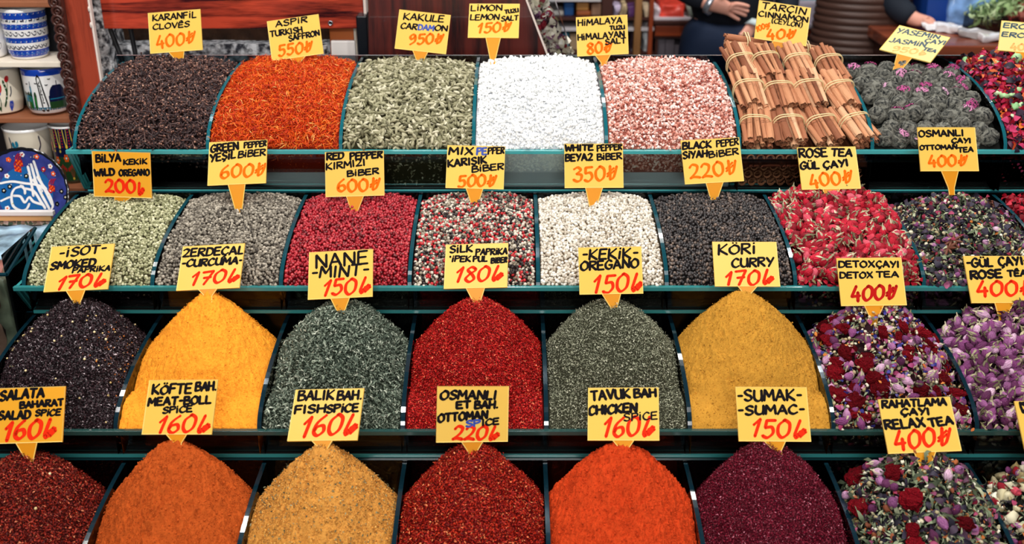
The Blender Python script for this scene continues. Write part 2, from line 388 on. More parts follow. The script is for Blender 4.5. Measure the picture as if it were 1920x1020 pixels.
# ------------------------------------------------------------------ spice heaps
def smax(a, b, k): return 0.5 * (a + b + np.sqrt((a - b) ** 2 + k * k))
class Heap:
    """height field of one bin; mode 'fill' follows the curved dividers, 'mound' rises to a peak between them"""
    def __init__(s, q, k, mode='fill', bulge=.010, yp=None, zp=None, xc=0.0, rnd=.03, e=-.004, rough=.003, rsc=40, floor=0.0, notch=None, seed=0, lip=.004, back=1.0):
        r = ROWS[q]; s.r = r; s.q = q; s.k = k; s.mode = mode; s.x0 = r.X0 + k * r.p + GT / 2 + .0006; s.x1 = s.x0 + r.p - GT - .0012
        s.xm = (s.x0 + s.x1) / 2; s.w = s.x1 - s.x0; s.bulge = bulge; s.rough = rough; s.rsc = rsc; s.seed = seed + q * 31 + k * 7; s.notch = notch; s.fl = r.Zp + .004 + floor
        s.e = e; s.y0 = r.Yf + .003; s.y1 = r.Yb - .001
        if mode == 'mound':
            s.yp = yp; s.zp = zp + CZ; s.xc = s.xm + xc; s.pw = 1.15 + 11 * rnd; s.pw = min(s.pw, 1.85)
            za = float(zarc(r, yp)); s.A = s.zp - r.Zf - lip; f = lambda drop, L: L / (max(drop, .004) / s.A) ** (1 / s.pw)
            s.af = yp - r.Yf; s.al = f(s.zp - za - e + .016, s.xc - s.x0); s.ar = f(s.zp - za - e + .016, s.x1 - s.xc); s.ab = f(s.zp - za + .03, r.Yb - yp) / back
    def z(s, x, y):
        x = np.asarray(x, float); y = np.asarray(y, float); r = s.r; u = np.clip((x - s.x0) / s.w * 2 - 1, -1, 1)
        nz = s.rough * 2 * fbm(x, y, s.rsc, 4, s.seed)
        t = np.clip((y - r.Yf) / (r.Yb - r.Yf), 0, 1); base = zarc(r, y)
        if s.mode == 'fill':
            g = np.sin(np.pi * np.clip(t * .62, 0, 1)) ; z = base - .005 + (s.bulge + .002) * (1 - np.abs(u) ** 3.5) * g + nz
            z = z - .03 * np.clip((t - .9) / .1, 0, 1) ** 2
        else:
            dx = x - s.xc; dy = y - s.yp; rho = np.sqrt((dx / np.where(dx < 0, s.al, s.ar)) ** 2 + (dy / np.where(dy < 0, s.af, s.ab)) ** 2 + 6e-4)
            cone = s.zp - s.A * (rho ** s.pw - .002); sm = np.clip((t - .12) / .45, 0, 1); sm = sm * sm * (3 - 2 * sm)
            z = smax(cone, base - .007 - .050 * sm, .005) + nz
        if s.notch is not None:
            nx, ny, dep, wd = s.notch
            z = z - dep * np.exp(-((x - nx) / wd) ** 2 - ((y - ny - wd * .5) / (wd * .9)) ** 2)
        if s.q > 1:
            up = ROWS[s.q - 1]; lim = up.Zf + (up.Zp - up.Zf) * np.clip((y - up.Yf + .009) / (up.Yp - up.Yf), 0, 1) - .007
            z = np.where(y > up.Yf - .009, np.minimum(z, lim), z)
        z = np.minimum(z, r.Zf + .003 + (y - r.Yf) * 3.2)
        return np.maximum(z, s.fl + .004)
    def nrm(s, x, y):
        e = .002; n = np.stack([-(s.z(x + e, y) - s.z(x - e, y)) / (2 * e), -(s.z(x, y + e) - s.z(x, y - e)) / (2 * e), np.ones_like(x)], -1)
        return n / np.linalg.norm(n, axis=1)[:, None]
    def sample(s, cell, m=.002, ymax=None, ymin=None):
        ya = (s.y0 + m) if ymin is None else ymin; yb = (s.y1 - m) if ymax is None else ymax
        n = int(s.w * (yb - ya) * 9 / cell ** 2); x = rng.uniform(s.x0 + m, s.x1 - m, n); y = rng.uniform(ya - .0035, yb, n); z = s.z(x, y)
        kk = np.floor(np.stack([x, y, z], -1) / cell).astype(np.int64); key = (kk[:, 0] * 73856093) ^ (kk[:, 1] * 19349663) ^ (kk[:, 2] * 83492791)
        _, i = np.unique(key, return_index=True); x, y, z = x[i], y[i], z[i]
        return np.stack([x, y, z], -1), s.nrm(x, y)
    def panel(s, cell, m=.002, inset=.003):
        """points against the inside of the sloping front pane"""
        r = s.r; L = r.Zf - s.fl; n = int(s.w * L / cell ** 2 * 1.5)
        x = rng.uniform(s.x0 + m, s.x1 - m, n); t = rng.random(n); z = s.fl + .003 + (L - .004) * t
        y = r.Yf + (r.Yp - r.Yf) * (r.Zf - z) / (r.Zf - r.Zp) + inset + .001
        return np.stack([x, y, z], -1), np.tile([[0, -.93, .36]], (n, 1))
    def base(s, pile, mi=0, res=.004, drop=0.0, fine=None):
        r = s.r; nx = max(8, int(s.w / res)); xs = np.linspace(s.x0, s.x1, nx)
        # a finer spacing in y where the surface is steep
        yy = np.linspace(s.y0, s.y1, 400); zz = s.z(np.full(400, s.xm), yy); ln = np.concatenate([[0], np.cumsum(np.hypot(np.diff(yy), np.diff(zz)))])
        ny = max(8, int(ln[-1] / res)); ys = np.interp(np.linspace(0, ln[-1], ny), ln, yy)
        X, Y = np.meshgrid(xs, ys, indexing='ij'); Z = s.z(X, Y) - drop
        if fine is not None: Z = Z + fine(X, Y)
        # front wall behind the pane and rear wall
        zf = np.linspace(s.fl, r.Zf - .001, 6)[:-1]; yf = r.Yf + (r.Yp - r.Yf) * (r.Zf - zf) / (r.Zf - r.Zp) + .0035
        A = np.concatenate([np.stack([np.repeat(xs[:, None], 5, 1), np.repeat(yf[None], nx, 0), np.repeat(zf[None], nx, 0)], -1), np.stack([X, Y, Z], -1),
                            np.stack([xs, np.full(nx, s.y1), np.full(nx, s.fl)], -1)[:, None, :]], 1)
        lo = A[:1].copy(); lo[..., 2] = s.fl; hi = A[-1:].copy(); hi[..., 2] = s.fl
        A = np.concatenate([lo, A, hi], 0)
        pile.grid(A, A.shape[0], A.shape[1], mi)
    def hit(s, px, py):
        """where the sight line through a pixel meets this heap"""
        ys = np.linspace(s.y0, s.y1, 600); v = (py - 510) / F; d = ys / (CT - v * ST); zs = CZ - d * ST - v * d * CT; xs = (px - 960) / F * d
        i = np.nonzero(s.z(xs, ys) > zs)[0]
        return None if len(i) == 0 else Vector((xs[i[0]], ys[i[0]], zs[i[0]]))
HEAPS = {}
def done(h, pile, name, mats, label, cat, kind='stuff'):
    o = pile.build(name, mats, None, (h.xm, h.r.Yf, h.r.Zp)); return tag(o, label, cat, None, kind)
def notch_at(q, k, px, py, dep, wd, **kw):
    h = Heap(q, k, **kw); p = h.hit(px, py)
    return (p.x, p.y, dep, wd) if p is not None else None
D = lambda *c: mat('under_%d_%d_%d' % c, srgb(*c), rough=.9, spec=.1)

# ---- grain templates
def clove():
    st = t_spindle(1, .10, 5, 3, .25); st.v[:, 1:] *= (1 + .35 * st.v[:, :1]); hd = t_ico(1, (.25, .28, .28)); hd.m[:] = 1
    pet = [t_move(t_flake(.26, .16, .05, 1, 0, .5, 0), (.46, .13 * math.cos(a), .13 * math.sin(a)), Matrix.Rotation(a, 3, 'X')) for a in (0, 1.57, 3.14, 4.71)]
    return t_join(st, t_move(hd, (.52, 0, 0)), *pet)
T_CLOVE = clove()
def cardamom():
    t = t_spindle(1, .21, 9, 7, .62, .10); t.v[:, 0] += 0; tip = t_spindle(.28, .035, 4, 2, .4); return t_join(t, t_move(tip, (.55, 0, 0)))
T_CARD = cardamom()
T_SHRED = [t_flake(1, .09, c, 3, tw, .5) for c, tw in ((.18, 1.5), (-.12, 2.5), (.3, 1), (.05, 3))]
T_FLAKE = [t_flake(1, w, c, 2, tw, .6) for w, c, tw in ((.5, .18, .8), (.35, .25, 1.6), (.7, .1, .5), (.45, -.12, 1.1))]
T_LEAF = [t_flake(1, w, c, 4, tw, .95) for w, c, tw in ((.30, .28, 1.2), (.22, .35, 2.2), (.36, .15, .9), (.26, -.2, 1.6))]
T_PEP = t_ico(2, (1, 1, 1), .10, 3)
T_PEPS = t_ico(1, (1, 1, 1), .12, 4)
T_BUDLET = t_join(t_ico(1, (1, .75, .75), .1, 5), t_move(t_spindle(.6, .07, 4, 2, .3), (-.6, 0, 0)))
T_CRYS = [t_ico(1, (1, .85, .7), .75, 20 + i, False) for i in range(4)]
T_CRUMB = [t_ico(1, (1, .9, .8), .5, 40 + i) for i in range(3)]
T_BLOB = [t_ico(2, (1, .8, .6), .7, 60 + i) for i in range(4)]
def scat(h, pile, ts, cell, s0, s1, mi=0, flat=None, lift=0.0, jit=.25, frac=1.0, rnd=None, panel=True, ymax=None, m=.0025):
    """grains over the surface (and behind the front pane)"""
    for part in (0, 1):
        if part and not panel: continue
        p, n = h.sample(cell, m, ymax) if part == 0 else h.panel(cell, m, s1 * .45)
        if frac < 1: i = rng.random(len(p)) < frac; p, n = p[i], n[i]
        w = rng.integers(0, len(ts), len(p))
        for j, t in enumerate(ts):
            i = w == j; pp, nn = p[i], n[i]; k = len(pp)
            if k == 0: continue
            sz = rng.uniform(s0, s1, k); pp = pp + nn * (lift + (rng.normal(size=(k, 1)) * jit) * cell if part == 0 else 0)
            pp[:, 0] = np.clip(pp[:, 0], h.x0 + .45 * s1 * (.6 if flat is not None else 1), h.x1 - .45 * s1 * (.6 if flat is not None else 1))
            pile.add(t, pp, rand_rot(k) if flat is None else flat_rot(nn, flat), sz, mi, None if rnd is None else rnd(k))

# ---- top tier
TOP_KW = dict(bulge=.012)
h = HEAPS[1, -3] = Heap(1, -3, bulge=.014, floor=.029, rough=.006)
p = Pile(); h.base(p, 2, drop=.004)
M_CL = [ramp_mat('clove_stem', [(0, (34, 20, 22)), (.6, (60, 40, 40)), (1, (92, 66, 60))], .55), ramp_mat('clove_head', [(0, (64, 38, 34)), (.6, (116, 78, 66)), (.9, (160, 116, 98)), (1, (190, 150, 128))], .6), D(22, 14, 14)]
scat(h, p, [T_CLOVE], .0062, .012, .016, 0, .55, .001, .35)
scat(h, p, [T_CLOVE], .0080, .012, .015, 0, .9, .003, .3, panel=False)
done(h, p, 'clove_heap', M_CL, 'heap of dark brown cloves in the leftmost bin of the top tier', 'spice heap')

h = HEAPS[1, -2] = Heap(1, -2, bulge=.016, floor=.029, rough=.007)
p = Pile(); h.base(p, 1, drop=.002)
M_SF = [ramp_mat('safflower', [(0, (150, 26, 2)), (.3, (212, 58, 6)), (.7, (240, 92, 14)), (.93, (250, 140, 40)), (1, (255, 205, 120))], .6, .3, transl=.25), D(120, 28, 4)]
scat(h, p, T_SHRED, .0036, .008, .016, 0, .5, .0012, .5)
scat(h, p, T_SHRED, .0048, .008, .015, 0, .9, .003, .4, panel=False)
done(h, p, 'safflower_heap', M_SF, 'heap of bright orange shredded safflower beside the cloves', 'spice heap')

h = HEAPS[1, -1] = Heap(1, -1, bulge=.012, rough=.005)
p = Pile(); h.base(p, 1, drop=.004)
M_CD = [ramp_mat('cardamom', [(0, (92, 88, 64)), (.35, (134, 130, 100)), (.75, (166, 160, 130)), (1, (200, 194, 168))], .6, .25, bump=(400, .4, .0006)), D(52, 48, 30)]
scat(h, p, [T_CARD], .0070, .0105, .0150, 0, .35, .001, .3)
scat(h, p, [T_CARD], .0095, .0105, .0145, 0, .5, .003, .25, panel=False)
done(h, p, 'cardamom_heap', M_CD, 'heap of pale green cardamom pods in a glass bin', 'spice heap')

h = HEAPS[1, 0] = Heap(1, 0, bulge=.016, floor=.029, rough=.006)
p = Pile(); h.base(p, 1, drop=.003)
M_LS = [ramp_mat('lemon_salt', [(0, (230, 231, 230)), (1, (244, 244, 242))], .5, .4, sss=.0), D(215, 218, 224)]
scat(h, p, T_CRYS, .0040, .003, .0075, 0, None, .001, .5)
scat(h, p, T_CRYS, .0075, .004, .009, 0, None, .003, .4, panel=False)
done(h, p, 'lemon_salt_heap', M_LS, 'heap of white lemon salt crystals in the top tier', 'spice heap')

h = HEAPS[1, 1] = Heap(1, 1, bulge=.014, floor=.029, rough=.005)
p = Pile(); h.base(p, 1, drop=.003)
M_PS = [ramp_mat('pink_salt', [(0, (140, 60, 50)), (.2, (196, 122, 104)), (.5, (224, 168, 152)), (.8, (238, 206, 196)), (1, (250, 236, 230))], .28, .5), D(150, 85, 72)]
scat(h, p, T_CRYS, .0042, .003, .0072, 0, None, .001, .45)
scat(h, p, T_CRYS, .0075, .004, .0075, 0, None, .0025, .35, panel=False)
done(h, p, 'himalayan_salt_heap', M_PS, 'heap of pink Himalayan salt crystals right of the white salt', 'spice heap')

# ---- second tier
def pepper(k, name, stops, label, dia=.0058, under=(30, 24, 22), rough=.45, spec=.4, extra=None, tmpl=T_PEP, sq=(1, 1, 1), notch=None, bulge=.012):
    h = HEAPS[2, k] = Heap(2, k, bulge=bulge, rough=.0035, notch=notch)
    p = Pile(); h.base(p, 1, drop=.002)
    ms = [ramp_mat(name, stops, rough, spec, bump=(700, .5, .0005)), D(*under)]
    dia *= .83; scat(h, p, [tmpl], dia * .86, dia * .82, dia * 1.12, 0, None, 0, .22)
    scat(h, p, [tmpl], dia * 1.6, dia * .85, dia * 1.12, 0, None, dia * .45, .08, frac=.6, panel=False)
    if extra: extra(h, p, ms)
    done(h, p, name + '_heap', ms, label, 'spice heap')
pepper(-3, 'wild_oregano', [(0, (92, 92, 62)), (.3, (140, 140, 104)), (.75, (178, 176, 140)), (1, (212, 208, 176))], 'heap of greenish wild oregano balls, leftmost bin of the second tier', .0056, (60, 56, 36), .7, .2, tmpl=t_ico(2, (1.15, .9, .9), .25, 8))
pepper(-2, 'green_peppercorn', [(0, (66, 60, 54)), (.4, (118, 110, 98)), (.8, (150, 142, 128)), (1, (182, 172, 156))], 'heap of greyish green peppercorns beside the wild oregano', .0056, (40, 34, 30), .6, .25)
pepper(-1, 'red_peppercorn', [(0, (84, 4, 12)), (.4, (142, 12, 28)), (.8, (170, 24, 40)), (1, (200, 70, 74))], 'heap of crimson red peppercorns in the second tier', .0062, (70, 8, 10), .35, .5, notch=notch_at(2, -1, 664, 396, .010, .018, bulge=.012))
pepper(0, 'mixed_peppercorn', [(0, (34, 26, 26)), (.26, (52, 42, 40)), (.3, (120, 108, 92)), (.52, (150, 138, 120)), (.56, (200, 190, 174)), (.74, (206, 196, 180)), (.78, (160, 20, 30)), (1, (196, 44, 48))], 'heap of mixed black, white and red peppercorns', .0062, (40, 24, 22), .42, .4)
pepper(1, 'white_peppercorn', [(0, (150, 136, 116)), (.25, (194, 184, 168)), (.8, (222, 215, 202)), (1, (238, 234, 226))], 'heap of white peppercorns in the second tier', .0060, (105, 88, 68), .55, .3, notch=notch_at(2, 1, 1112, 389, .010, .018, bulge=.012))
pepper(2, 'black_peppercorn', [(0, (18, 16, 18)), (.5, (44, 38, 38)), (.85, (74, 64, 60)), (1, (128, 108, 94))], 'heap of black peppercorns in the second tier', .0062, (14, 12, 12), .42, .5)

# rosebuds and the like, shared by the tea bins
def obj_ramp(name, stops, rough=.6, spec=.3, bump=None, veins=False):
    m = ramp_mat(name, stops, rough, spec, 0, 'rnd', bump); N, L = nodes(m)
    a = next(n for n in N if n.type == 'ATTRIBUTE'); oi = N.new('ShaderNodeObjectInfo'); r = next(n for n in N if n.type == 'VALTORGB')
    for l in list(a.outputs['Fac'].links): L.remove(l)
    L.new(oi.outputs['Random'], r.inputs['Fac']); N.remove(a)
    if veins:   # darker and paler veins running along each petal
        b = N['Principled BSDF']; tc = N.new('ShaderNodeTexCoord'); mp = N.new('ShaderNodeMapping'); mp.inputs['Scale'].default_value = (2.2, 15, 15)
        n = N.new('ShaderNodeTexNoise'); n.inputs['Scale'].default_value = 1.0; n.inputs['Detail'].default_value = 4; mr = N.new('ShaderNodeMapRange')
        mr.inputs['From Min'].default_value = .3; mr.inputs['From Max'].default_value = .7; mr.inputs['To Min'].default_value = .72; mr.inputs['To Max'].default_value = 1.5
        h = N.new('ShaderNodeHueSaturation'); bp = N.new('ShaderNodeBump'); bp.inputs['Strength'].default_value = .4; bp.inputs['Distance'].default_value = .04
        L.new(tc.outputs['Object'], mp.inputs['Vector']); L.new(mp.outputs[0], n.inputs['Vector']); L.new(n.outputs['Fac'], mr.inputs['Value']); L.new(mr.outputs[0], h.inputs['Value'])
        L.new(r.outputs[0], h.inputs['Color']); L.new(h.outputs[0], b.inputs['Base Color']); L.new(n.outputs['Fac'], bp.inputs['Height']); L.new(bp.outputs[0], b.inputs['Normal'])
    return m
def bud_template(seed, open_=.0):
    g = np.random.default_rng(seed); parts = []
    core = t_spindle(1, .24, 10, 7, .75); core.v[:, 0] *= .95; parts.append(core)
    for j in range(4):
        a0 = j * 1.65 + g.random(); n = 6; seg = 6; v = []; t = []
        for i in range(seg + 1):
            s = .04 + .90 * i / seg
            for k in range(n + 1):
                a = a0 + (k / n - .5) * 2.5; edge = abs(2 * k / n - 1)
                rr = .25 * max(.05, math.sin(math.pi * min(s, .93))) ** .75 * (1.06 + .035 * j + open_ * s * s) + .035 * edge * s
                v.append((s - .5 - .10 * edge ** 2 * s + .015 * g.normal(), rr * math.cos(a), rr * math.sin(a)))
        for i in range(seg):
            for k in range(n):
                q = i * (n + 1) + k; t += [(q, q + 1, q + n + 2), (q, q + n + 2, q + n + 1)]
        parts.append(T(v, t, [0] * len(t)))
    for j in range(4):   # sepals from the base
        a = j * 1.57 + .3 * g.normal(); fl = t_flake(.40 + .2 * g.random(), .15, .05, 4, .5, .9, 1)
        m = Matrix.Rotation(a, 3, 'X') @ Matrix.Rotation(-.32, 3, 'Y'); parts.append(t_move(fl, tuple(Matrix.Rotation(a, 3, 'X') @ Vector((-.27, 0, .175))), m))
    st = t_spindle(.34, .055, 5, 2, .3, 0, 1); parts.append(t_move(st, (-.56, .02, 0))); hip = t_ico(1, (.2, .22, .22)); hip.m[:] = 1; parts.append(t_move(hip, (-.44, 0, 0)))
    t = t_join(*parts); return t
BUDT = [bud_template(s, o) for s, o in ((1, 0.0), (2, .10), (3, .3), (4, .05))]
M_SEPAL = obj_ramp('dry_sepal', [(0, (92, 86, 60)), (.5, (156, 148, 116)), (1, (206, 196, 166))], .75)
M_RED = obj_ramp('red_petal', [(0, (108, 4, 22)), (.45, (158, 10, 34)), (.8, (190, 26, 50)), (1, (206, 96, 112))], .65, veins=True)
M_PURP = obj_ramp('purple_petal', [(0, (76, 26, 60)), (.4, (122, 58, 108)), (.8, (154, 98, 142)), (1, (212, 176, 196))], .65, veins=True)
BUD_ME = {c: [t_mesh('rosebud', t, [m, M_SEPAL]) for t in BUDT] for c, m in (('red', M_RED), ('purple', M_PURP))}
def comb(seed):
    bm = bmesh.new(); bmesh.ops.create_icosphere(bm, subdivisions=4, radius=.5)
    from mathutils import noise
    for v in bm.verts:
        c = v.co.copy(); k = 1 + .45 * noise.noise(c * 3.2 + Vector((seed * 7.7, 0, 0))) + .22 * noise.noise(c * 9 + Vector((seed, 3, 0))) + .12 * abs(noise.noise(c * 22))
        v.co = Vector((c.x * 1.0, c.y * .85, c.z * .55)) * k
    return t_bm(bm)
M_COMB = obj_ramp('cockscomb', [(0, (124, 4, 20)), (.6, (162, 8, 30)), (1, (190, 20, 40))], .85, .1, (9, 1.0, .12))
COMB_ME = [t_mesh('cockscomb_flower', comb(s), [M_COMB]) for s in range(4)]
STAKE_ROOM = ((1639, 594, 34), (1735, 872, 38), (1880, 590, 26), (1784, 348, 20))     # clear ground round the sign stakes
def place(h, meshes, name, cell, s0, s1, label, cat, group, frac=1.0, lift=.002, vis=True, m=.007, ymax=None, tilt=None):
    """individual dried flowers lying on the heap, largest and nearest first"""
    p, n = h.sample(cell, m, ymax); i = rng.random(len(p)) < frac; p, n = p[i], n[i]
    rots = rand_rot(len(p)) if tilt is None else flat_rot(n, tilt)
    out = 0
    for a, nn, ro in zip(p, n, rots):
        # leave out what the heap's own crest hides or what lies beyond the frame
        c = Vector(a); d = depth(c); px = 960 + c.x / d * F; py = 510 + F * (-(c.y) * ST - (c.z - CZ) * CT) / d
        if not (-15 < px < 1935 and -15 < py < 1035) or any(math.hypot(px - a_, py - b_) < r_ for a_, b_, r_ in STAKE_ROOM): continue
        view = Vector((0, 0, CZ)) - c
        if Vector(nn).dot(view.normalized()) < .02: continue
        o = bpy.data.objects.new(name, meshes[R.randrange(len(meshes))]); COL.objects.link(o); s = R.uniform(s0, s1)
        o.matrix_world = Matrix.Translation(c + Vector(nn) * lift) @ Matrix([list(x) for x in ro]).to_4x4() @ Matrix.Scale(s, 4)
        tag(o, label, cat, group); out += 1
    return out
def petals(name, stops): return ramp_mat(name, stops, .6, .25, transl=.2)
T_PETAL = [t_flake(1, w, c, 3, tw, .7) for w, c, tw in ((.8, .3, .6), (.9, -.25, .9), (.7, .4, 1.4))]

h = HEAPS[2, 3] = Heap(2, 3, bulge=.016, rough=.006)
p = Pile(); h.base(p, 2, drop=.006)
ms = [petals('red_rose_petal', [(0, (110, 4, 20)), (.5, (176, 16, 40)), (.85, (206, 40, 62)), (1, (226, 120, 130))]), ramp_mat('dry_leaf_bit', [(0, (84, 78, 48)), (.5, (140, 132, 92)), (1, (200, 188, 150))], .8, .2), D(46, 8, 12)]
scat(h, p, T_PETAL, .0075, .008, .013, 0, .7, .001, .35)
scat(h, p, T_LEAF, .0095, .008, .014, 1, .5, .003, .3)
done(h, p, 'rose_petal_heap', ms, 'loose red petals and leaf bits of the red rose tea bin', 'tea heap')
place(h, BUD_ME['red'], 'red_rosebud', .0120, .0165, .0245, 'dried red rosebud in the red rose tea bin of the second tier', 'rosebud', 'rosebuds of the red rose tea', .95, .006)

def tea_mix(h, p, dark=1.0, leaf=1.0):
    """grey-green leaves, dark hibiscus, pale flower heads and bits; materials in the order of M_TEA"""
    scat(h, p, T_LEAF, .0062, .008, .015, 0, .7, .001, .4, frac=leaf)
    scat(h, p, T_PETAL, .0085, .009, .016, 1, .8, .001, .4, frac=.6 * dark)
    scat(h, p, T_BLOB, .0100, .004, .0075, 2, None, .002, .3, frac=.55)
    scat(h, p, T_FLAKE, .0085, .004, .008, 3, .7, .003, .4, frac=.45)
    scat(h, p, T_PETAL, .0140, .006, .011, 4, .6, .004, .3, frac=.4)
M_TEA = [ramp_mat('tea_leaf', [(0, (52, 60, 44)), (.5, (98, 108, 82)), (.85, (136, 146, 116)), (1, (176, 178, 146))], .75, .2), ramp_mat('hibiscus', [(0, (22, 20, 30)), (.6, (46, 38, 56)), (1, (84, 44, 64))], .6, .35),
         ramp_mat('chamomile', [(0, (128, 110, 70)), (.5, (196, 186, 150)), (1, (230, 226, 206))], .75, .2), ramp_mat('brown_bit', [(0, (84, 40, 26)), (.6, (140, 76, 46)), (1, (206, 120, 52))], .7, .25),
         petals('pink_bit', [(0, (120, 16, 40)), (.5, (160, 50, 84)), (1, (190, 120, 160))]), D(26, 26, 22)]
h = HEAPS[2, 4] = Heap(2, 4, 'mound', yp=1.655, zp=-.588, rnd=.05, e=.004, rough=.008, lip=.006)
p = Pile(); h.base(p, 5, drop=.005); tea_mix(h, p, 1.3)
done(h, p, 'ottoman_tea_heap', M_TEA, 'heap of Ottoman tea, dark leaves with pale flower heads', 'tea heap')
place(h, BUD_ME['purple'], 'purple_rosebud', .030, .011, .015, 'small purple rosebud on the Ottoman tea heap', 'rosebud', 'rosebuds on the Ottoman tea', .35, .006)
def star_anise():
    parts = []
    for j in range(8):
        a = j * math.pi / 4; s = t_spindle(.5, .075, 5, 4, .6); s.v[:, 2] *= 1.3; parts.append(t_move(s, (.28 * math.cos(a), .28 * math.sin(a), .02), Matrix.Rotation(a, 3, 'Z')))
    return t_join(*parts)
M_ANISE = mat('star_anise', srgb(104, 58, 40), rough=.6)
AN_ME = [t_mesh('star_anise', star_anise(), [M_ANISE])]
for (px, py) in ((1758, 365), (1848, 385), (1780, 470), (1785, 455)):
    c = h.hit(px, py)
    if c is None: continue
    n = h.nrm(np.array([c.x]), np.array([c.y]))
    o = bpy.data.objects.new('star_anise', AN_ME[0]); COL.objects.link(o)
    o.matrix_world = Matrix.Translation(c + Vector(n[0]) * .005) @ Matrix([list(x) for x in flat_rot(n, .2)[0]]).to_4x4() @ Matrix.Scale(.030, 4)
    tag(o, 'brown star anise lying on the Ottoman tea heap', 'star anise', 'star anise on the Ottoman tea')
h = HEAPS[2, 5] = Heap(2, 5, bulge=.012, rough=.006)
p = Pile(); h.base(p, 2, drop=.004); scat(h, p, T_PETAL, .008, .008, .013, 0, .7, .002, .4)
done(h, p, 'red_petal_heap', ms, 'bright red petals past the Ottoman tea at the right edge', 'tea heap')

# ---- third tier
def flakes(q, k, name, stops, label, s0, s1, cell, under, grough=.7, gspec=.16, tm=T_FLAKE, tilt=.6, layers=2, extra=None, extra_mats=(), cat='spice heap', **kw):
    h = HEAPS[q, k] = Heap(q, k, 'mound', **kw)
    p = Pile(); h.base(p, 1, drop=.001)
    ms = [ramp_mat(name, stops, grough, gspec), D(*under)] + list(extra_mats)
    scat(h, p, tm, cell, s0, s1, 0, tilt, .0006, .4)
    if layers > 1: scat(h, p, tm, cell * 1.3, s0, s1, 0, tilt * 1.4, .0016, .5, panel=False)
    if extra: extra(h, p)
    done(h, p, name + '_heap', ms, label, cat)
def powder(q, k, name, col, label, amp=.0022, fsc=110, crumb=.9, crumb_s=(.0006, .0018), hi=None, extra=None, extra_mats=(), cat='spice heap', ridge=.0, **kw):
    """ground spice: a finely broken surface with clods and a dusting of crumbs"""
    h = HEAPS[q, k] = Heap(q, k, 'mound', **kw)
    sd = h.seed
    def fine(x, y):
        c = fbm(x, y * .8, fsc, 5, sd + 3, .68) * 2.3; b = vnoise(x * 38 + 3, y * 30, sd + 9)
        f = amp * 2 * c * (.45 + 1.1 * np.clip(b, 0, 1))
        r_ = fbm(x * .6, y, 26, 2, sd + 5)
        return f + ridge * np.clip(np.sin((x * 60 + y * 22 + 7 * r_)), 0, 1) ** 4 * -.004
    p = Pile(); h.base(p, 1, res=.00085, fine=fine)
    lo = tuple(int(c * .82) for c in col); hi = hi or tuple(min(255, int(c * 1.12)) for c in col)
    ms = [ramp_mat(name + '_crumb', [(0, lo), (.5, col), (1, hi)], .9, .1), mat(name, srgb(*col), rough=.95, spec=.08, bump=(600, .8, .0012), vary=(60, .10))] + list(extra_mats)
    scat(h, p, T_CRUMB, .0034, crumb_s[0], crumb_s[1], 0, None, .0006, .2, frac=crumb, panel=False)
    scat(h, p, T_CRUMB, .011, crumb_s[1], crumb_s[1] * 2.0, 0, None, .0006, .1, frac=.5 * crumb, panel=False)
    if extra: extra(h, p)
    done(h, p, name + '_heap', ms, label, cat)
M_SEED = ramp_mat('pale_seed', [(0, (190, 160, 100)), (1, (232, 214, 168))], .55)
M_ORF = ramp_mat('orange_fleck', [(0, (150, 70, 20)), (1, (215, 130, 50))], .7)
def seeds(mi, cell, s0, s1, frac): return lambda h, p: scat(h, p, [T_PEPS], cell, s0, s1, mi, None, .002, .1, frac=frac, panel=False)
def isot_x(h, p):
    seeds(2, .02, .0028, .0042, .3)(h, p)
    c = h.hit(225, 660)
    for _ in range(70):
        x = c.x + rng.normal() * .016; y = c.y - rng.normal() * .030; x = min(x, h.x1 - .004); 
        p.add(T_PEPS, np.array([[x, y, float(h.z(x, y)) + .001]]), rand_rot(1), np.array([rng.uniform(.0012, .0034)]), 3)
flakes(3, -3, 'isot_pepper', [(0, (16, 8, 12)), (.6, (38, 20, 26)), (.93, (70, 46, 52)), (1, (190, 176, 180))], 'heap of blackish smoked isot pepper at the left edge', .0022, .0042, .0024, (16, 8, 10), .5, .35, extra=isot_x, extra_mats=[M_SEED, M_ORF], yp=1.445, zp=-.674, xc=.006, rnd=.045, e=.002, rough=.004)
powder(3, -2, 'turmeric', (234, 150, 44), 'tall mound of yellow orange turmeric powder', .0018, 210, .9, (.0005, .0014), yp=1.440, zp=-.657, xc=.004, rnd=.012, e=.004, rough=.002, rsc=22, ridge=.35)
flakes(3, -1, 'dried_mint', [(0, (48, 58, 48)), (.5, (90, 102, 88)), (.85, (138, 148, 130)), (1, (190, 196, 178))], 'mound of grey green dried mint right of the turmeric', .0042, .0078, .0030, (30, 36, 28), .75, .2, tm=T_LEAF + [T_FLAKE[1], T_FLAKE[3]], tilt=.9, yp=1.440, zp=-.6765, rnd=.06, e=-.002, rough=.005, notch=(-.2507, 1.425, .008, .016))
flakes(3, 0, 'silk_paprika', [(0, (110, 4, 4)), (.5, (168, 12, 12)), (.9, (206, 34, 26)), (1, (236, 130, 90))], 'mound of bright red silk paprika flakes', .0018, .0036, .0021, (90, 4, 4), .6, .2, yp=1.440, zp=-.6665, xc=.002, rnd=.03, e=.002, rough=.004, notch=(-.0528, 1.430, .007, .012))
flakes(3, 1, 'dried_oregano', [(0, (66, 68, 52)), (.5, (118, 120, 98)), (.85, (160, 162, 138)), (1, (206, 204, 180))], 'mound of pale grey green dried oregano beside the curry', .0024, .0048, .0026, (46, 46, 34), .75, .2, tm=T_LEAF + [T_FLAKE[1], T_FLAKE[3]], tilt=.9, yp=1.440, zp=-.6740, xc=-.002, rnd=.055, e=.002, rough=.004, notch=(.137, 1.425, .006, .012))
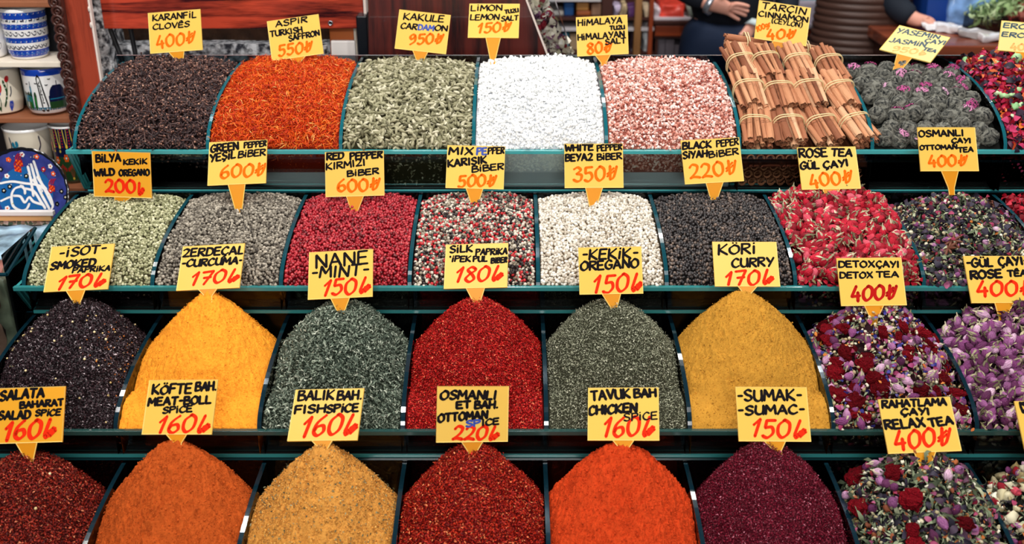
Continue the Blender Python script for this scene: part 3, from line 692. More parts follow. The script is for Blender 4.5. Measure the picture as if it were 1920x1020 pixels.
powder(3, 2, 'curry', (184, 132, 48), 'tall mound of mustard yellow curry powder', .0019, 210, .9, (.0005, .0016), yp=1.440, zp=-.6555, xc=-.008, rnd=.024, e=.012, rough=.003, rsc=22)
M_DETOX = [ramp_mat('detox_bud', [(0, (150, 130, 90)), (.5, (200, 186, 150)), (1, (228, 220, 200))], .7, .2), petals('cornflower_bit', [(0, (28, 26, 90)), (.6, (60, 56, 140)), (1, (110, 100, 170))]), M_TEA[0], ramp_mat('citrus_bit', [(0, (170, 80, 20)), (1, (222, 140, 60))], .7), D(44, 22, 26), petals('pink_petal', [(0, (130, 24, 60)), (.5, (168, 70, 120)), (1, (206, 150, 180))])]
h = HEAPS[3, 3] = Heap(3, 3, 'mound', yp=1.450, zp=-.688, rnd=.09, e=-.002, rough=.006, lip=.008)
p = Pile(); h.base(p, 4, drop=.005)
scat(h, p, [T_BUDLET], .0094, .0050, .0080, 0, None, .002, .35); scat(h, p, T_PETAL, .0100, .005, .008, 1, .7, .004, .3, frac=.42)
scat(h, p, T_LEAF, .0085, .008, .013, 2, .6, .002, .35, frac=.7); scat(h, p, T_FLAKE, .013, .005, .008, 3, .6, .004, .3, frac=.5); scat(h, p, T_PETAL, .0100, .007, .011, 5, .7, .002, .35, frac=.6)
done(h, p, 'detox_tea_heap', M_DETOX, 'loose buds and petals of the detox tea, third tier', 'tea heap')
place(h, COMB_ME, 'cockscomb_flower', .027, .013, .029, 'dark red cockscomb flower head in the detox tea', 'dried flower', 'cockscomb heads of the detox tea', .75, .005, m=.012, tilt=.5)
place(h, BUD_ME['purple'], 'purple_rosebud', .018, .015, .021, 'purple rosebud lying in the detox tea bin of the third tier', 'rosebud', 'rosebuds of the detox tea', .62, .006)
h = HEAPS[3, 4] = Heap(3, 4, 'mound', yp=1.450, zp=-.690, rnd=.09, e=-.002, rough=.006, lip=.006)
p = Pile(); h.base(p, 2, drop=.006)
scat(h, p, T_PETAL, .0080, .008, .013, 0, .8, .001, .35); scat(h, p, T_LEAF, .0090, .009, .014, 1, .6, .002, .35)
done(h, p, 'purple_petal_heap', [petals('purple_rose_petal', [(0, (54, 20, 44)), (.5, (92, 44, 78)), (1, (160, 110, 140))]), MATS['dry_leaf_bit'], D(30, 16, 22)], 'loose purple petals and leaves of the rose tea at the right edge', 'tea heap')
place(h, BUD_ME['purple'], 'purple_rosebud', .0120, .0165, .0245, 'purple rosebud in the rose tea bin at the right end of the third tier', 'rosebud', 'rosebuds of the purple rose tea', .92, .006)

# ---- lowest tier
flakes(4, -3, 'salad_spice', [(0, (58, 6, 2)), (.5, (116, 18, 8)), (.9, (156, 40, 18)), (1, (214, 130, 90))], 'heap of dark brick red salad spice flakes in the lower left corner', .002, .0040, .0024, (48, 6, 4), .6, .22, extra=seeds(2, .035, .003, .005, .2), extra_mats=[M_SEED], yp=1.205, zp=-.792, xc=.0, rnd=.06, e=-.004, rough=.005)
powder(4, -2, 'meatball_spice', (176, 78, 28), 'tall mound of orange brown meatball spice powder', .0034, 180, 1.0, (.0006, .0019), yp=1.212, zp=-.773, xc=.004, rnd=.030, e=.006, rough=.004, rsc=26)
M_HERB = ramp_mat('herb_fleck', [(0, (60, 62, 40)), (.6, (104, 104, 74)), (1, (150, 146, 110))], .8)
def fish_x(h, p):
    scat(h, p, T_FLAKE, .0050, .0018, .0042, 2, .6, .0012, .3, frac=.55, panel=False); scat(h, p, T_CRUMB, .005, .001, .003, 3, None, .0008, .2, frac=.6, panel=False)
powder(4, -1, 'fish_spice', (196, 136, 62), 'mound of tan fish spice powder speckled with green herbs', .0034, 180, 1.0, (.0008, .0024), extra=fish_x, extra_mats=[M_HERB, ramp_mat('tan_crumb', [(0, (170, 100, 30)), (1, (226, 176, 92))], .9)], yp=1.205, zp=-.7725, xc=.002, rnd=.018, e=.002, rough=.004, rsc=26)
flakes(4, 0, 'ottoman_meat_spice', [(0, (90, 4, 2)), (.5, (152, 18, 8)), (.9, (196, 48, 18)), (1, (240, 150, 96))], 'mound of red Ottoman meat spice flakes in the lowest tier', .0018, .0038, .0022, (74, 6, 4), .6, .2, yp=1.208, zp=-.776, xc=.0, rnd=.034, e=.0, rough=.005, notch=(-.053, 1.195, .008, .014))
powder(4, 1, 'chicken_spice', (190, 62, 24), 'tall mound of fiery orange red chicken spice powder', .0036, 170, 1.0, (.0006, .0020), yp=1.212, zp=-.774, xc=.0, rnd=.030, e=.004, rough=.004, rsc=26)
flakes(4, 2, 'sumac', [(0, (56, 0, 14)), (.5, (100, 6, 30)), (.92, (134, 20, 48)), (1, (206, 130, 146))], 'mound of dark burgundy ground sumac', .0014, .0030, .0018, (56, 4, 16), .6, .22, yp=1.210, zp=-.7755, xc=-.006, rnd=.045, e=.0, rough=.005)
h = HEAPS[4, 3] = Heap(4, 3, 'mound', yp=1.200, zp=-.788, rnd=.06, e=-.002, rough=.010)
p = Pile(); h.base(p, 5, drop=.005); tea_mix(h, p, .8, 1.0); scat(h, p, [T_LEAF[1], T_LEAF[3]], .016, .018, .032, 0, 1.0, .005, .3, frac=.4); scat(h, p, T_BLOB, .022, .006, .010, 3, None, .004, .2, frac=.4)
done(h, p, 'relax_tea_heap', M_TEA, 'heap of relax tea with long grey green leaves, lowest tier', 'tea heap')
place(h, COMB_ME, 'cockscomb_flower', .040, .018, .030, 'dark red cockscomb flower head in the relax tea', 'dried flower', 'cockscomb heads of the relax tea', .30, .008, m=.012, tilt=.4)
place(h, BUD_ME['purple'], 'purple_rosebud', .026, .016, .023, 'purple rosebud on the relax tea heap of the lowest tier', 'rosebud', 'rosebuds of the relax tea', .34, .008)
h = HEAPS[4, 4] = Heap(4, 4, 'mound', yp=1.195, zp=-.805, rnd=.06, e=-.002, rough=.010)
p = Pile(); h.base(p, 5, drop=.005); tea_mix(h, p, .3, .5); scat(h, p, T_BLOB, .016, .010, .022, 2, None, .004, .2, frac=.5); scat(h, p, T_BLOB, .018, .008, .016, 3, None, .004, .2, frac=.5)
done(h, p, 'winter_tea_heap', M_TEA, 'heap of winter tea with pale roots in the lower right corner', 'tea heap')
place(h, BUD_ME['purple'], 'purple_rosebud', .022, .013, .019, 'purple rosebud on the winter tea heap at the lower right', 'rosebud', 'rosebuds of the winter tea', .4, .008)
place(h, BUD_ME['red'], 'red_rosebud', .030, .014, .020, 'red rosebud on the winter tea heap at the lower right', 'rosebud', 'red rosebuds of the winter tea', .4, .008)

# ---- petal tea at the right end of the top tier
h = HEAPS[1, 4] = Heap(1, 4, bulge=.022, rough=.010)
p = Pile(); h.base(p, 4, drop=.005)
scat(h, p, T_PETAL, .0085, .010, .018, 0, .8, .002, .35); scat(h, p, T_PETAL, .012, .010, .020, 1, .8, .003, .35, frac=.7); scat(h, p, T_FLAKE, .020, .012, .020, 2, .6, .006, .2, frac=.5); scat(h, p, T_BLOB, .024, .010, .020, 3, None, .006, .15, frac=.35); scat(h, p, T_BLOB, .009, .003, .006, 2, None, .001, .2, frac=.5)
done(h, p, 'petal_tea_heap', [petals('tea_red_petal', [(0, (104, 2, 20)), (.6, (176, 16, 48)), (1, (206, 70, 120))]), MATS['hibiscus'], ramp_mat('dried_orange', [(0, (170, 60, 14)), (1, (226, 120, 40))], .6), ramp_mat('candied_green', [(0, (120, 170, 110)), (.6, (170, 206, 150)), (1, (220, 220, 190))], .5), D(40, 10, 18)],
     'heap of red and dark petals with green candied pieces, top tier right end', 'tea heap')

# ------------------------------------------------------------------ jasmine tea balls (top tier)
h = HEAPS[1, 3] = Heap(1, 3, bulge=.006, rough=.002)
p = Pile(); h.base(p, 0, drop=.016); done(h, p, 'tea_leaf_bed', [D(20, 22, 20)], 'dark broken tea leaf under the jasmine tea balls', 'tea heap')
def tea_ball(seed):
    from mathutils import noise
    bm = bmesh.new(); bmesh.ops.create_icosphere(bm, subdivisions=4, radius=.5); o = Vector((seed * 5.1, seed, 0))
    for v in bm.verts:
        c = v.co.copy(); w = c + .25 * Vector((noise.noise(c * 3 + o), noise.noise(c * 3 + o + Vector((9, 0, 0))), 0))
        sw = 11 * w.x + 8 * w.y * (1 if seed % 2 else -1) + 4 * noise.noise(c * 2.5 + o); f = 1 + .09 * (abs(math.sin(sw)) ** .6 - .5) + .09 * noise.noise(c * 4 + o) + .06 * noise.noise(Vector((c.x * 22, c.y * 9, c.z * 9)) + o)
        v.co = c * f
    t = t_bm(bm); t.v[:, 2] *= .92; return t
M_BALL = ramp_mat('tea_ball', [(0, (44, 48, 48)), (1, (84, 86, 82))], .7, .25, bump=(26, .8, .05))
nb = M_BALL.node_tree.nodes; lb = M_BALL.node_tree.links
_a = next(n for n in nb if n.type == 'ATTRIBUTE'); _tc = nb.new('ShaderNodeTexCoord'); _n = nb.new('ShaderNodeTexNoise'); _n.inputs['Scale'].default_value = 2.6; _n.inputs['Detail'].default_value = 4; _n.inputs['Distortion'].default_value = 1.8
_r = next(n for n in nb if n.type == 'VALTORGB'); lb.new(_tc.outputs['Object'], _n.inputs['Vector']); lb.new(_n.outputs['Fac'], _r.inputs['Fac'])
_r.color_ramp.elements[0].position = .35; _r.color_ramp.elements[0].color = srgb(28, 33, 36); _r.color_ramp.elements[1].position = .62; _r.color_ramp.elements[1].color = srgb(182, 180, 166)
BALL_ME = [t_mesh('tea_ball', tea_ball(s), [M_BALL]) for s in range(4)]
def tuft(seed):
    g = np.random.default_rng(seed); ps = []
    for j in range(26):
        a = g.random() * 6.28; e = g.random() ** .7 * .7; d = Vector((math.sin(e) * math.cos(a), math.sin(e) * math.sin(a), math.cos(e)))
        f = t_flake(.26, .09, .07, 2, .9, .8); q = d.to_track_quat('Z', 'Y').to_matrix() @ Matrix.Rotation(g.random() * 6.28, 3, 'Z'); ps.append(t_move(f, tuple(d * .475), q))
    return t_join(*ps)
M_TUFT = obj_ramp('globe_amaranth', [(0, (130, 30, 84)), (.5, (170, 70, 124)), (1, (216, 170, 196))], .8)
TUFT_ME = [t_mesh('blossom_tuft', tuft(s), [M_TUFT]) for s in range(3)]
r = ROWS[1]; nb_ = 0; jy = 0
s_ = 0.0; rows_y = []
yy = np.linspace(r.Yf + .004, r.Yb - .02, 300); zz = zarc(r, yy); ln = np.concatenate([[0], np.cumsum(np.hypot(np.diff(yy), np.diff(zz)))])
for j in range(int(ln[-1] / .0285)):
    y = float(np.interp(.012 + j * .0285, ln, yy)); n_x = 7 if j % 2 == 0 else 6; step = h.w / 6.9
    for i in range(n_x):
        x = h.xm + (i - (n_x - 1) / 2) * step * .96 + R.uniform(-.0025, .0025); yj = y + R.uniform(-.003, .003); dia = R.uniform(.0315, .0365)
        x = min(max(x, h.x0 + dia / 2), h.x1 - dia / 2); z = float(h.z(x, yj)) - .006 + R.uniform(-.004, .006); z = max(z, r.Zf - .006) 
        yj = max(yj, r.Yf + dia / 2 + .003)
        if R.random() < .5: ax, tl = R.uniform(0, 6.28), R.uniform(0, 1.3)
        else: ax, tl = R.uniform(0, 6.28), R.uniform(1.8, 3.1)
        rot = Matrix.Rotation(ax, 3, 'Z') @ Matrix.Rotation(tl, 3, 'X')
        o = bpy.data.objects.new('jasmine_tea_ball', BALL_ME[R.randrange(4)]); COL.objects.link(o)
        o.matrix_world = Matrix.Translation((x, yj, z)) @ rot.to_4x4() @ Matrix.Scale(dia, 4)
        show = tl < 1.3 and R.random() < .8
        tag(o, 'dark grey jasmine tea ball with a pink blossom tuft' if show else 'plain dark grey rolled jasmine tea ball without blossom', 'tea ball', 'jasmine tea balls with blossom' if show else 'plain jasmine tea balls')
        if show:
            t_ = bpy.data.objects.new('blossom_tuft', TUFT_ME[R.randrange(3)]); COL.objects.link(t_); t_.parent = o

# ------------------------------------------------------------------ cinnamon bundles (top tier)
h = HEAPS[1, 2] = Heap(1, 2, bulge=.004, rough=.001)
def quill(seed, ratio):
    """rolled cinnamon quill: a scroll-shaped sheet of bark, unit radius and unit length"""
    g = np.random.default_rng(seed); n = 26; sheet = []; nl = 7
    prof = []
    for i in range(n + 1):
        t = i / n; a = -.2 + t * 2.35 * math.pi; rr = 1 - .32 * t + .04 * g.normal() * .3; prof.append((rr * math.cos(a), rr * math.sin(a)))
    inner = [(x * .80, y * .80) for x, y in reversed(prof)]
    ring = prof + inner; m = len(ring); v = []; t = []
    bend = g.normal() * .25
    for i in range(nl):
        s = i / (nl - 1); k = 1 + .06 * math.sin(5 * s + seed) + .03 * g.normal()
        ed = .012 * g.normal(size=m) if i in (0, nl - 1) else np.zeros(m)
        for q, (x, y) in enumerate(ring): v.append((x * k + bend * s * (1 - s), y * k, (s - .5 + ed[q])))
    for i in range(nl - 1):
        for q in range(m):
            a = i * m + q; b = i * m + (q + 1) % m; t += [(a, b, b + m), (a, b + m, a + m)]
    for o_ in (0, (nl - 1) * m):
        for q in range(n):
            a, b, c, d = o_ + q, o_ + q + 1, o_ + m - 2 - q, o_ + m - 1 - q
            t += [(a, b, c), (a, c, d)] if o_ else [(a, c, b), (a, d, c)]
    return T(v, t)
M_BARK = obj_ramp('cinnamon_bark', [(0, (124, 74, 52)), (.35, (170, 110, 78)), (.7, (198, 140, 102)), (1, (220, 176, 138))], .75, .15, (5, .3, .06))
QUILL_ME = [t_mesh('cinnamon_stick', quill(s, 1), [M_BARK]) for s in range(5)]
M_BAND = mat('rubber_band', srgb(222, 200, 150), rough=.5, sss=.2)
def bundle(c, axis, up, L, rad, label, flat=.80, ns=11):
    ax = Vector(axis).normalized(); u = (Vector(up) - Vector(up).dot(ax) * ax).normalized(); sd = u.cross(ax)
    rot = Matrix((sd, u, ax)).transposed()
    root = tag(empty('cinnamon_bundle', c, rot), label, 'cinnamon bundle', 'bundles of cinnamon sticks')
    top = [(-1.0 + 2.0 * i / 4, .62 - .34 * abs(i - 2) * .5) for i in range(5)]; mid = [(-.85 + 1.7 * i / 4, -.02) for i in range(5)]; low = [(-.6 + 1.2 * i / 3, -.6) for i in range(4)]
    for (a, b) in top + mid + low:
        sr = rad * R.choice((R.uniform(.15, .22), R.uniform(.2, .34))) ; o = bpy.data.objects.new('cinnamon_stick', QUILL_ME[R.randrange(5)]); COL.objects.link(o); o.parent = root
        o.location = (a * rad * .9 + R.uniform(-.0015, .0015), b * rad * flat + R.uniform(-.001, .001), R.uniform(-.004, .004))
        o.rotation_euler = (R.gauss(0, .03), R.gauss(0, .03) + a * .03, R.uniform(0, 6.28)); o.scale = (sr, sr, L * R.uniform(.93, 1.05))
    bm = bmesh.new()
    for off, tl in ((.002, .06), (-.003, -.05)):
        pts = []
        for i in range(37):
            a = 2 * math.pi * i / 36; x = math.cos(a); y = math.sin(a); k = 1 / (abs(x) ** 2.6 + abs(y) ** 2.6) ** (1 / 2.6)
            pts.append((x * k * rad * 1.10, y * k * rad * (flat + .22), off + tl * x * rad * .5 + .001 * math.sin(3 * a)))
        tube(bm, pts, .0011, 5, 0, False)
    bmobj('rubber_band', bm, M_BAND, root, True)
def surf_frame(px, py, tilt=0):
    c = h.hit(px, py); n = Vector(h.nrm(np.array([c.x]), np.array([c.y]))[0]); ax = Vector((tilt, -n.z, n.y)).normalized(); return c, ax, n
rows_c = [('lowest', 236, 1.806, [(1415, -.06), (1477, 0.05), (1538, .22), (1600, .30)]), ('middle', 171, 1.875, [(1403, .08), (1459, .05), (1514, .14), (1572, .20)]), ('upper', 119, 1.945, [(1388, .22), (1434, .14), (1494, .14), (1553, .14)])]
side = ['far left', 'second from left', 'third from left', 'far right']
for rn, py, Yb_, xs in rows_c:
    for (px, tl), sn in zip(xs, side):
        c = P(px, py + R.uniform(-3, 3), Yb_); ax = Vector((-tl, .90, .43)); n = Vector((0, -.43, .90))
        bundle(c, ax, n, .092 if rn == 'lowest' else .094, .0250 if rn != 'upper' else .0235, 'cinnamon stick bundle with rubber band, %s in the %s row' % (sn, rn))
c = P(1397, 84, 2.02); bundle(c, (1, .05, -.10), (0, -.3, 1), .074, .021, 'cinnamon bundle lying crosswise on top of the pile at left')
c = P(1509, 97, 2.03); bundle(c, (1, .05, -.16), (0, -.3, 1), .070, .019, 'cinnamon bundle lying crosswise behind the cinnamon price sign')
p = Pile(); h2 = Heap(1, 2, bulge=.004, rough=.001); h2.base(p, 0, drop=.036); done(h2, p, 'cinnamon_bed', [D(70, 36, 22)], 'cinnamon bark bits underneath the tied bundles', 'spice heap')
# quill ends seen through the front pane below the bundles
p = Pile(); q_ = t_move(quill(9, 1), rot=Matrix.Rotation(math.pi / 2, 3, 'X'))
k = 0
for j in range(4):
    for i in range(13): p.add(q_, np.array([[h.x0 + .012 + i * .0168 + (.008 if j % 2 else 0) * (i < 12), r.Yf + .022 + .0075 * (3 - j) * .6, r.Zp + .014 + j * .0155]]), np.eye(3)[None], np.array([[.0075, .024, .0075]]), 0)
done(h2, p, 'cinnamon_quill_layer', [MATS['cinnamon_bark']], 'dark stacked cinnamon quill ends behind the top front pane', 'spice heap')

# ------------------------------------------------------------------ hand lettered price signs
GL = {}
def g(ch, adv, *strokes): GL[ch] = (adv, [(s[0] == '~', [tuple(float(q) for q in p.split(',')) for p in s.lstrip('~').split()]) for s in strokes])
g('A', 7.4, '0,0 3.6,10 7,0', '1.4,3.4 5.8,3.6'); g('B', 6.6, '0.3,0 0.6,10', '~0.4,9.8 4.6,9.6 5.2,7.2 0.6,5.2', '~0.6,5.2 6,4.6 6,1 0.2,0')
g('C', 6.8, '~6.4,8.6 3.6,10 0.4,6 0.8,1.8 3.6,0 6.6,1.6'); g('Ç', 6.8, '~6.4,8.6 3.6,10 0.4,6 0.8,2 3.6,0.2 6.6,2.2', '~3.8,0.2 4.4,-1.4 2.6,-2.6')
g('D', 7, '0.4,0 0.6,10', '~0.2,9.9 5,9 6.8,5 5,1 0.2,0'); g('E', 6.2, '5.8,10 0.4,9.8 0.2,0.1 6,0.2', '0.3,5.2 5,5.4'); g('Ê', 6.2, '5.8,9 0.4,8.8 0.2,0.1 6,0.2', '0.3,4.8 5,5', '1.4,11 3,12.6 4.8,11')
g('F', 6, '5.8,10 0.5,9.8 0.3,0', '0.4,5.2 5,5.4'); g('G', 7, '~6.4,8.6 3.6,10 0.4,6 0.8,1.8 3.6,0 6,1.4 6.4,4.4', '3.8,4.5 7,4.6')
g('H', 7, '0.4,0 0.4,10', '6.4,0 6.6,10', '0.4,5 6.4,5.2'); g('I', 2.6, '1,0 1.2,10'); g('İ', 2.6, '1,0 1.2,7.4', '1.1,10 1.4,10.3'); g('J', 5.4, '~5,10 5,3 3.4,0 0.2,1.2')
g('K', 6.8, '0.4,0 0.6,10', '6.2,10 0.8,4.6 6.6,0'); g('L', 5.8, '0.8,10 0.4,0.2 5.6,0.4'); g('M', 8.4, '0.2,0 1,10 4.2,3.4 7.4,10 8,0'); g('N', 7.2, '0.3,0 0.6,10 6.4,0.2 6.7,10')
g('O', 7.4, '~3.8,10 0.4,6.6 0.6,2 3.6,0 6.8,3 6.6,8 3.8,10 2.8,9.6'); g('Ö', 7.4, '~3.8,8.6 0.4,5.8 0.6,2 3.6,0 6.8,2.6 6.6,6.8 3.8,8.6 2.8,8.2', '2.4,11 2.5,11.4', '4.9,11 5,11.4')
g('P', 6.4, '0.4,0 0.6,10', '~0.2,9.8 5.4,9.4 5.6,6.2 0.6,4.6'); g('R', 6.8, '0.4,0 0.6,10', '~0.2,9.8 5.4,9.4 5.4,6.4 0.6,4.9', '1.8,4.9 6.6,0')
g('S', 6.4, '~6,8.8 3.4,10 0.8,8 2.4,5.6 5.2,4.2 5.6,1.6 3,0 0.2,1.2'); g('Ş', 6.4, '~6,8.8 3.4,10 0.8,8 2.4,5.6 5.2,4.2 5.6,1.8 3,0.3 0.2,1.4', '~3,0.2 3.6,-1.4 2,-2.4')
g('T', 6.8, '0,9.8 6.8,10', '3.5,9.8 3.2,0'); g('U', 7, '~0.6,10 0.4,3 2.6,0.2 5.4,1 6.4,4', '6.4,10 6.6,0'); g('Ü', 7, '~0.6,8.4 0.4,3 2.6,0.2 5.4,1 6.4,4', '6.4,8.4 6.6,0', '2,10.8 2.1,11.2', '4.8,10.8 4.9,11.2')
g('V', 6.8, '0.2,10 3.4,0 6.8,10'); g('W', 9, '0.2,10 1.8,0.2 4.4,6.4 6.6,0.2 9,10'); g('X', 6.8, '0.4,10 6.6,0', '6.4,10 0.2,0'); g('Y', 6.6, '0.2,10 3.2,5', '6.6,10 2.2,0'); g('Z', 6.6, '~0.4,8.6 3,10 5.6,8.2 3.6,4 0.2,0.4', '0.2,0.3 6.4,0.4')
g('-', 4.4, '0.6,5 3.8,5.1'); g('.', 2.4, '1,0.2 1.3,0.5'); g('(', 3, '~2.6,11 0.6,8 0.6,2 2.4,-1'); g(')', 3, '~0.4,11 2.4,8 2.4,2 0.6,-1'); g(' ', 3.4, '0,0 0,0'); g("'", 2, '1,8 0.8,10')
g('0', 7, '~3.6,10 0.6,7 0.6,2.4 3,0 6,2.6 6.2,7.8 3.6,10 2.8,9.6'); g('1', 4, '0.2,6.6 3.2,10 1.6,0'); g('2', 6.6, '~0.6,8 2.6,10 5.6,8.6 4.4,4.6 0.2,0.6', '~0.2,0.5 3,1.2 6.6,0.4'); g('3', 6.4, '~0.8,8.8 3.4,10 5.4,8 2.4,5.4', '~2.4,5.4 5.8,4.4 5.2,1 2.8,0 0.2,1.4')
g('4', 6.6, '3.4,10 0.4,2.6 6,3.2', '4.6,5.6 4.8,-0.8'); g('5', 6.4, '6.2,10 1.6,9.8 1.2,5.6', '~1.2,5.6 4.6,6 5.6,2.8 3,0 0.2,1'); g('6', 6.4, '~5,10 1.4,6.4 0.6,2 3,0 5.6,2 4.8,4.8 2,4.4 0.8,2.6'); g('7', 6.2, '0.2,9.4 6.2,10 2.4,0', '1.4,5 5.4,5.4')
g('8', 6.4, '~5.4,8.8 3,10 1,8 4,5 5.6,2 3.2,0 0.6,2 2.4,5 5.4,7.6 5.2,9.2'); g('9', 6.4, '~5.6,8.6 3,10 0.8,7.6 2.4,5.2 5.4,7.6 5.2,3 1.4,0')
g('₺', 7.4, '2.6,10 2,0.2', '~2,0.2 4.6,2 7.2,9.4', '0.4,4.4 5,8.2', '0.2,2.6 5.2,6.2'); g('t', 6, '2.4,10 1.4,2', '~1.4,2 2,0 4.2,1 6,4', '1.8,1.4 5.6,4.8', '0.6,3.4 4.4,6.6'); g('k', 7, '3,10 1,1.6', '~1,1.6 2.4,0 3.8,3.6', '3.4,1 6.4,4.6', '4.2,0.6 6.8,3.4', '2.6,2 5.4,5')
g('q', 6, '~5,6 2,7 0.6,3.6 2.6,1.4 5,4', '~5,7 5,-1 2.6,-3 0.6,-1.6'); g('r', 5, '1,0 1.4,6.6', '~1.4,4.4 3,6.6 5,6.2')
def crom(pts, n=7):
    if len(pts) < 3: return pts
    q = [pts[0]] + pts + [pts[-1]]; out = []
    for i in range(1, len(q) - 2):
        p0, p1, p2, p3 = (np.array(a) for a in q[i - 1:i + 3])
        for j in range(n):
            t = j / n; out.append(tuple(.5 * ((2 * p1) + (-p0 + p2) * t + (2 * p0 - 5 * p1 + 4 * p2 - p3) * t * t + (-p0 + 3 * p1 - 3 * p2 + p3) * t ** 3)))
    return out + [pts[-1]]
class Ink:
    """marker strokes laid flat; put() maps 2-D points through fn onto a surface"""
    def __init__(s): s.bm = bmesh.new(); s.n = 0
    def stroke(s, pts, w, fn=lambda x, y, k: (x, y, .0002 + k), chisel=.28, mi=0, caps=True):
        k = (s.n % 60) * 2.0e-6; s.n += 1; bm = s.bm
        if len(pts) == 1: pts = [pts[0], (pts[0][0] + w * .05, pts[0][1])]
        P_ = [np.array(p, float) for p in pts]; L_ = []; R_ = []
        for i, p in enumerate(P_):
            t = P_[min(i + 1, len(P_) - 1)] - P_[max(i - 1, 0)]; l = np.linalg.norm(t); t = t / l if l > 1e-9 else np.array([1., 0])
            ww = w * .5 * (1 - chisel + 2 * chisel * abs(math.sin(math.atan2(t[1], t[0]) - .6))); nn = np.array([-t[1], t[0]]) * ww
            L_.append(bm.verts.new(fn(*(p + nn), k))); R_.append(bm.verts.new(fn(*(p - nn), k)))
        for i in range(len(P_) - 1):
            f = bm.faces.new((R_[i], R_[i + 1], L_[i + 1], L_[i])); f.material_index = mi
        if caps:
            for p in (P_[0], P_[-1]): s.dot(p, w * .5 * (1 - chisel * .4), fn, 8, mi, k)
    def dot(s, c, r, fn=lambda x, y, k: (x, y, .0002 + k), n=10, mi=0, k=None, ry=None, rot=0):
        if k is None: k = (s.n % 60) * 2.0e-6; s.n += 1
        vs = []
        for i in range(n):
            a = 2 * math.pi * i / n; x, y = r * math.cos(a), (ry or r) * math.sin(a)
            vs.append(s.bm.verts.new(fn(c[0] + x * math.cos(rot) - y * math.sin(rot), c[1] + x * math.sin(rot) + y * math.cos(rot), k)))
        f = s.bm.faces.new(vs); f.material_index = mi
    def build(s, name, mats, parent):
        me = bpy.data.meshes.new(name); s.bm.to_mesh(me); s.bm.free(); return link(name, me, parent, mats)
M_BOARD = {}
def sign_plastic(name, c, tr=.32):
    m = bpy.data.materials.new(name); N, L = nodes(m); b = N['Principled BSDF']; b.inputs['Base Color'].default_value = c; b.inputs['Roughness'].default_value = .38; b.inputs['Specular IOR Level'].default_value = .35
    t = N.new('ShaderNodeBsdfTranslucent'); t.inputs[0].default_value = c; mx = N.new('ShaderNodeMixShader'); mx.inputs[0].default_value = tr
    L.new(b.outputs[0], mx.inputs[1]); L.new(t.outputs[0], mx.inputs[2]); L.new(mx.outputs[0], N['Material Output'].inputs['Surface']); return m
M_YEL = sign_plastic('yellow_sign_plastic', srgb(246, 206, 92)); M_YEL_WARM = sign_plastic('warm_lit_sign_plastic', srgb(246, 180, 48)); M_PALE = sign_plastic('pale_sign_plastic', srgb(246, 226, 146))  # amber tone: mostly warm light through the yellow plastic, put into the colour
M_RIM = sign_plastic('sign_rim_plastic', srgb(250, 220, 122)); M_STAKE = sign_plastic('sign_stake_plastic', srgb(240, 165, 30), .45)
M_INK = mat('black_marker', srgb(16, 12, 16), rough=.8, spec=.1); M_ORANGE = mat('orange_marker', srgb(236, 100, 6), rough=.8, spec=.1); M_REDINK = mat('red_marker', srgb(222, 40, 8), rough=.8, spec=.1); M_DKRED = mat('dark_red_marker', srgb(170, 18, 12), rough=.8, spec=.1)
M_BLUEINK = mat('blue_marker', srgb(28, 62, 150), rough=.5); M_TEALINK = mat('faded_teal_marker', srgb(40, 66, 78), rough=.5); M_FADE = mat('faded_orange_marker', srgb(240, 160, 80), rough=.5); M_SMEAR = mat('white_smear', srgb(246, 240, 226), rough=.4)
INK = {'k': M_INK, 'o': M_ORANGE, 'r': M_REDINK, 'd': M_DKRED, 'b': M_BLUEINK, 't': M_TEALINK, 'f': M_FADE}
SLANT_R = random.Random(11); VERB = False
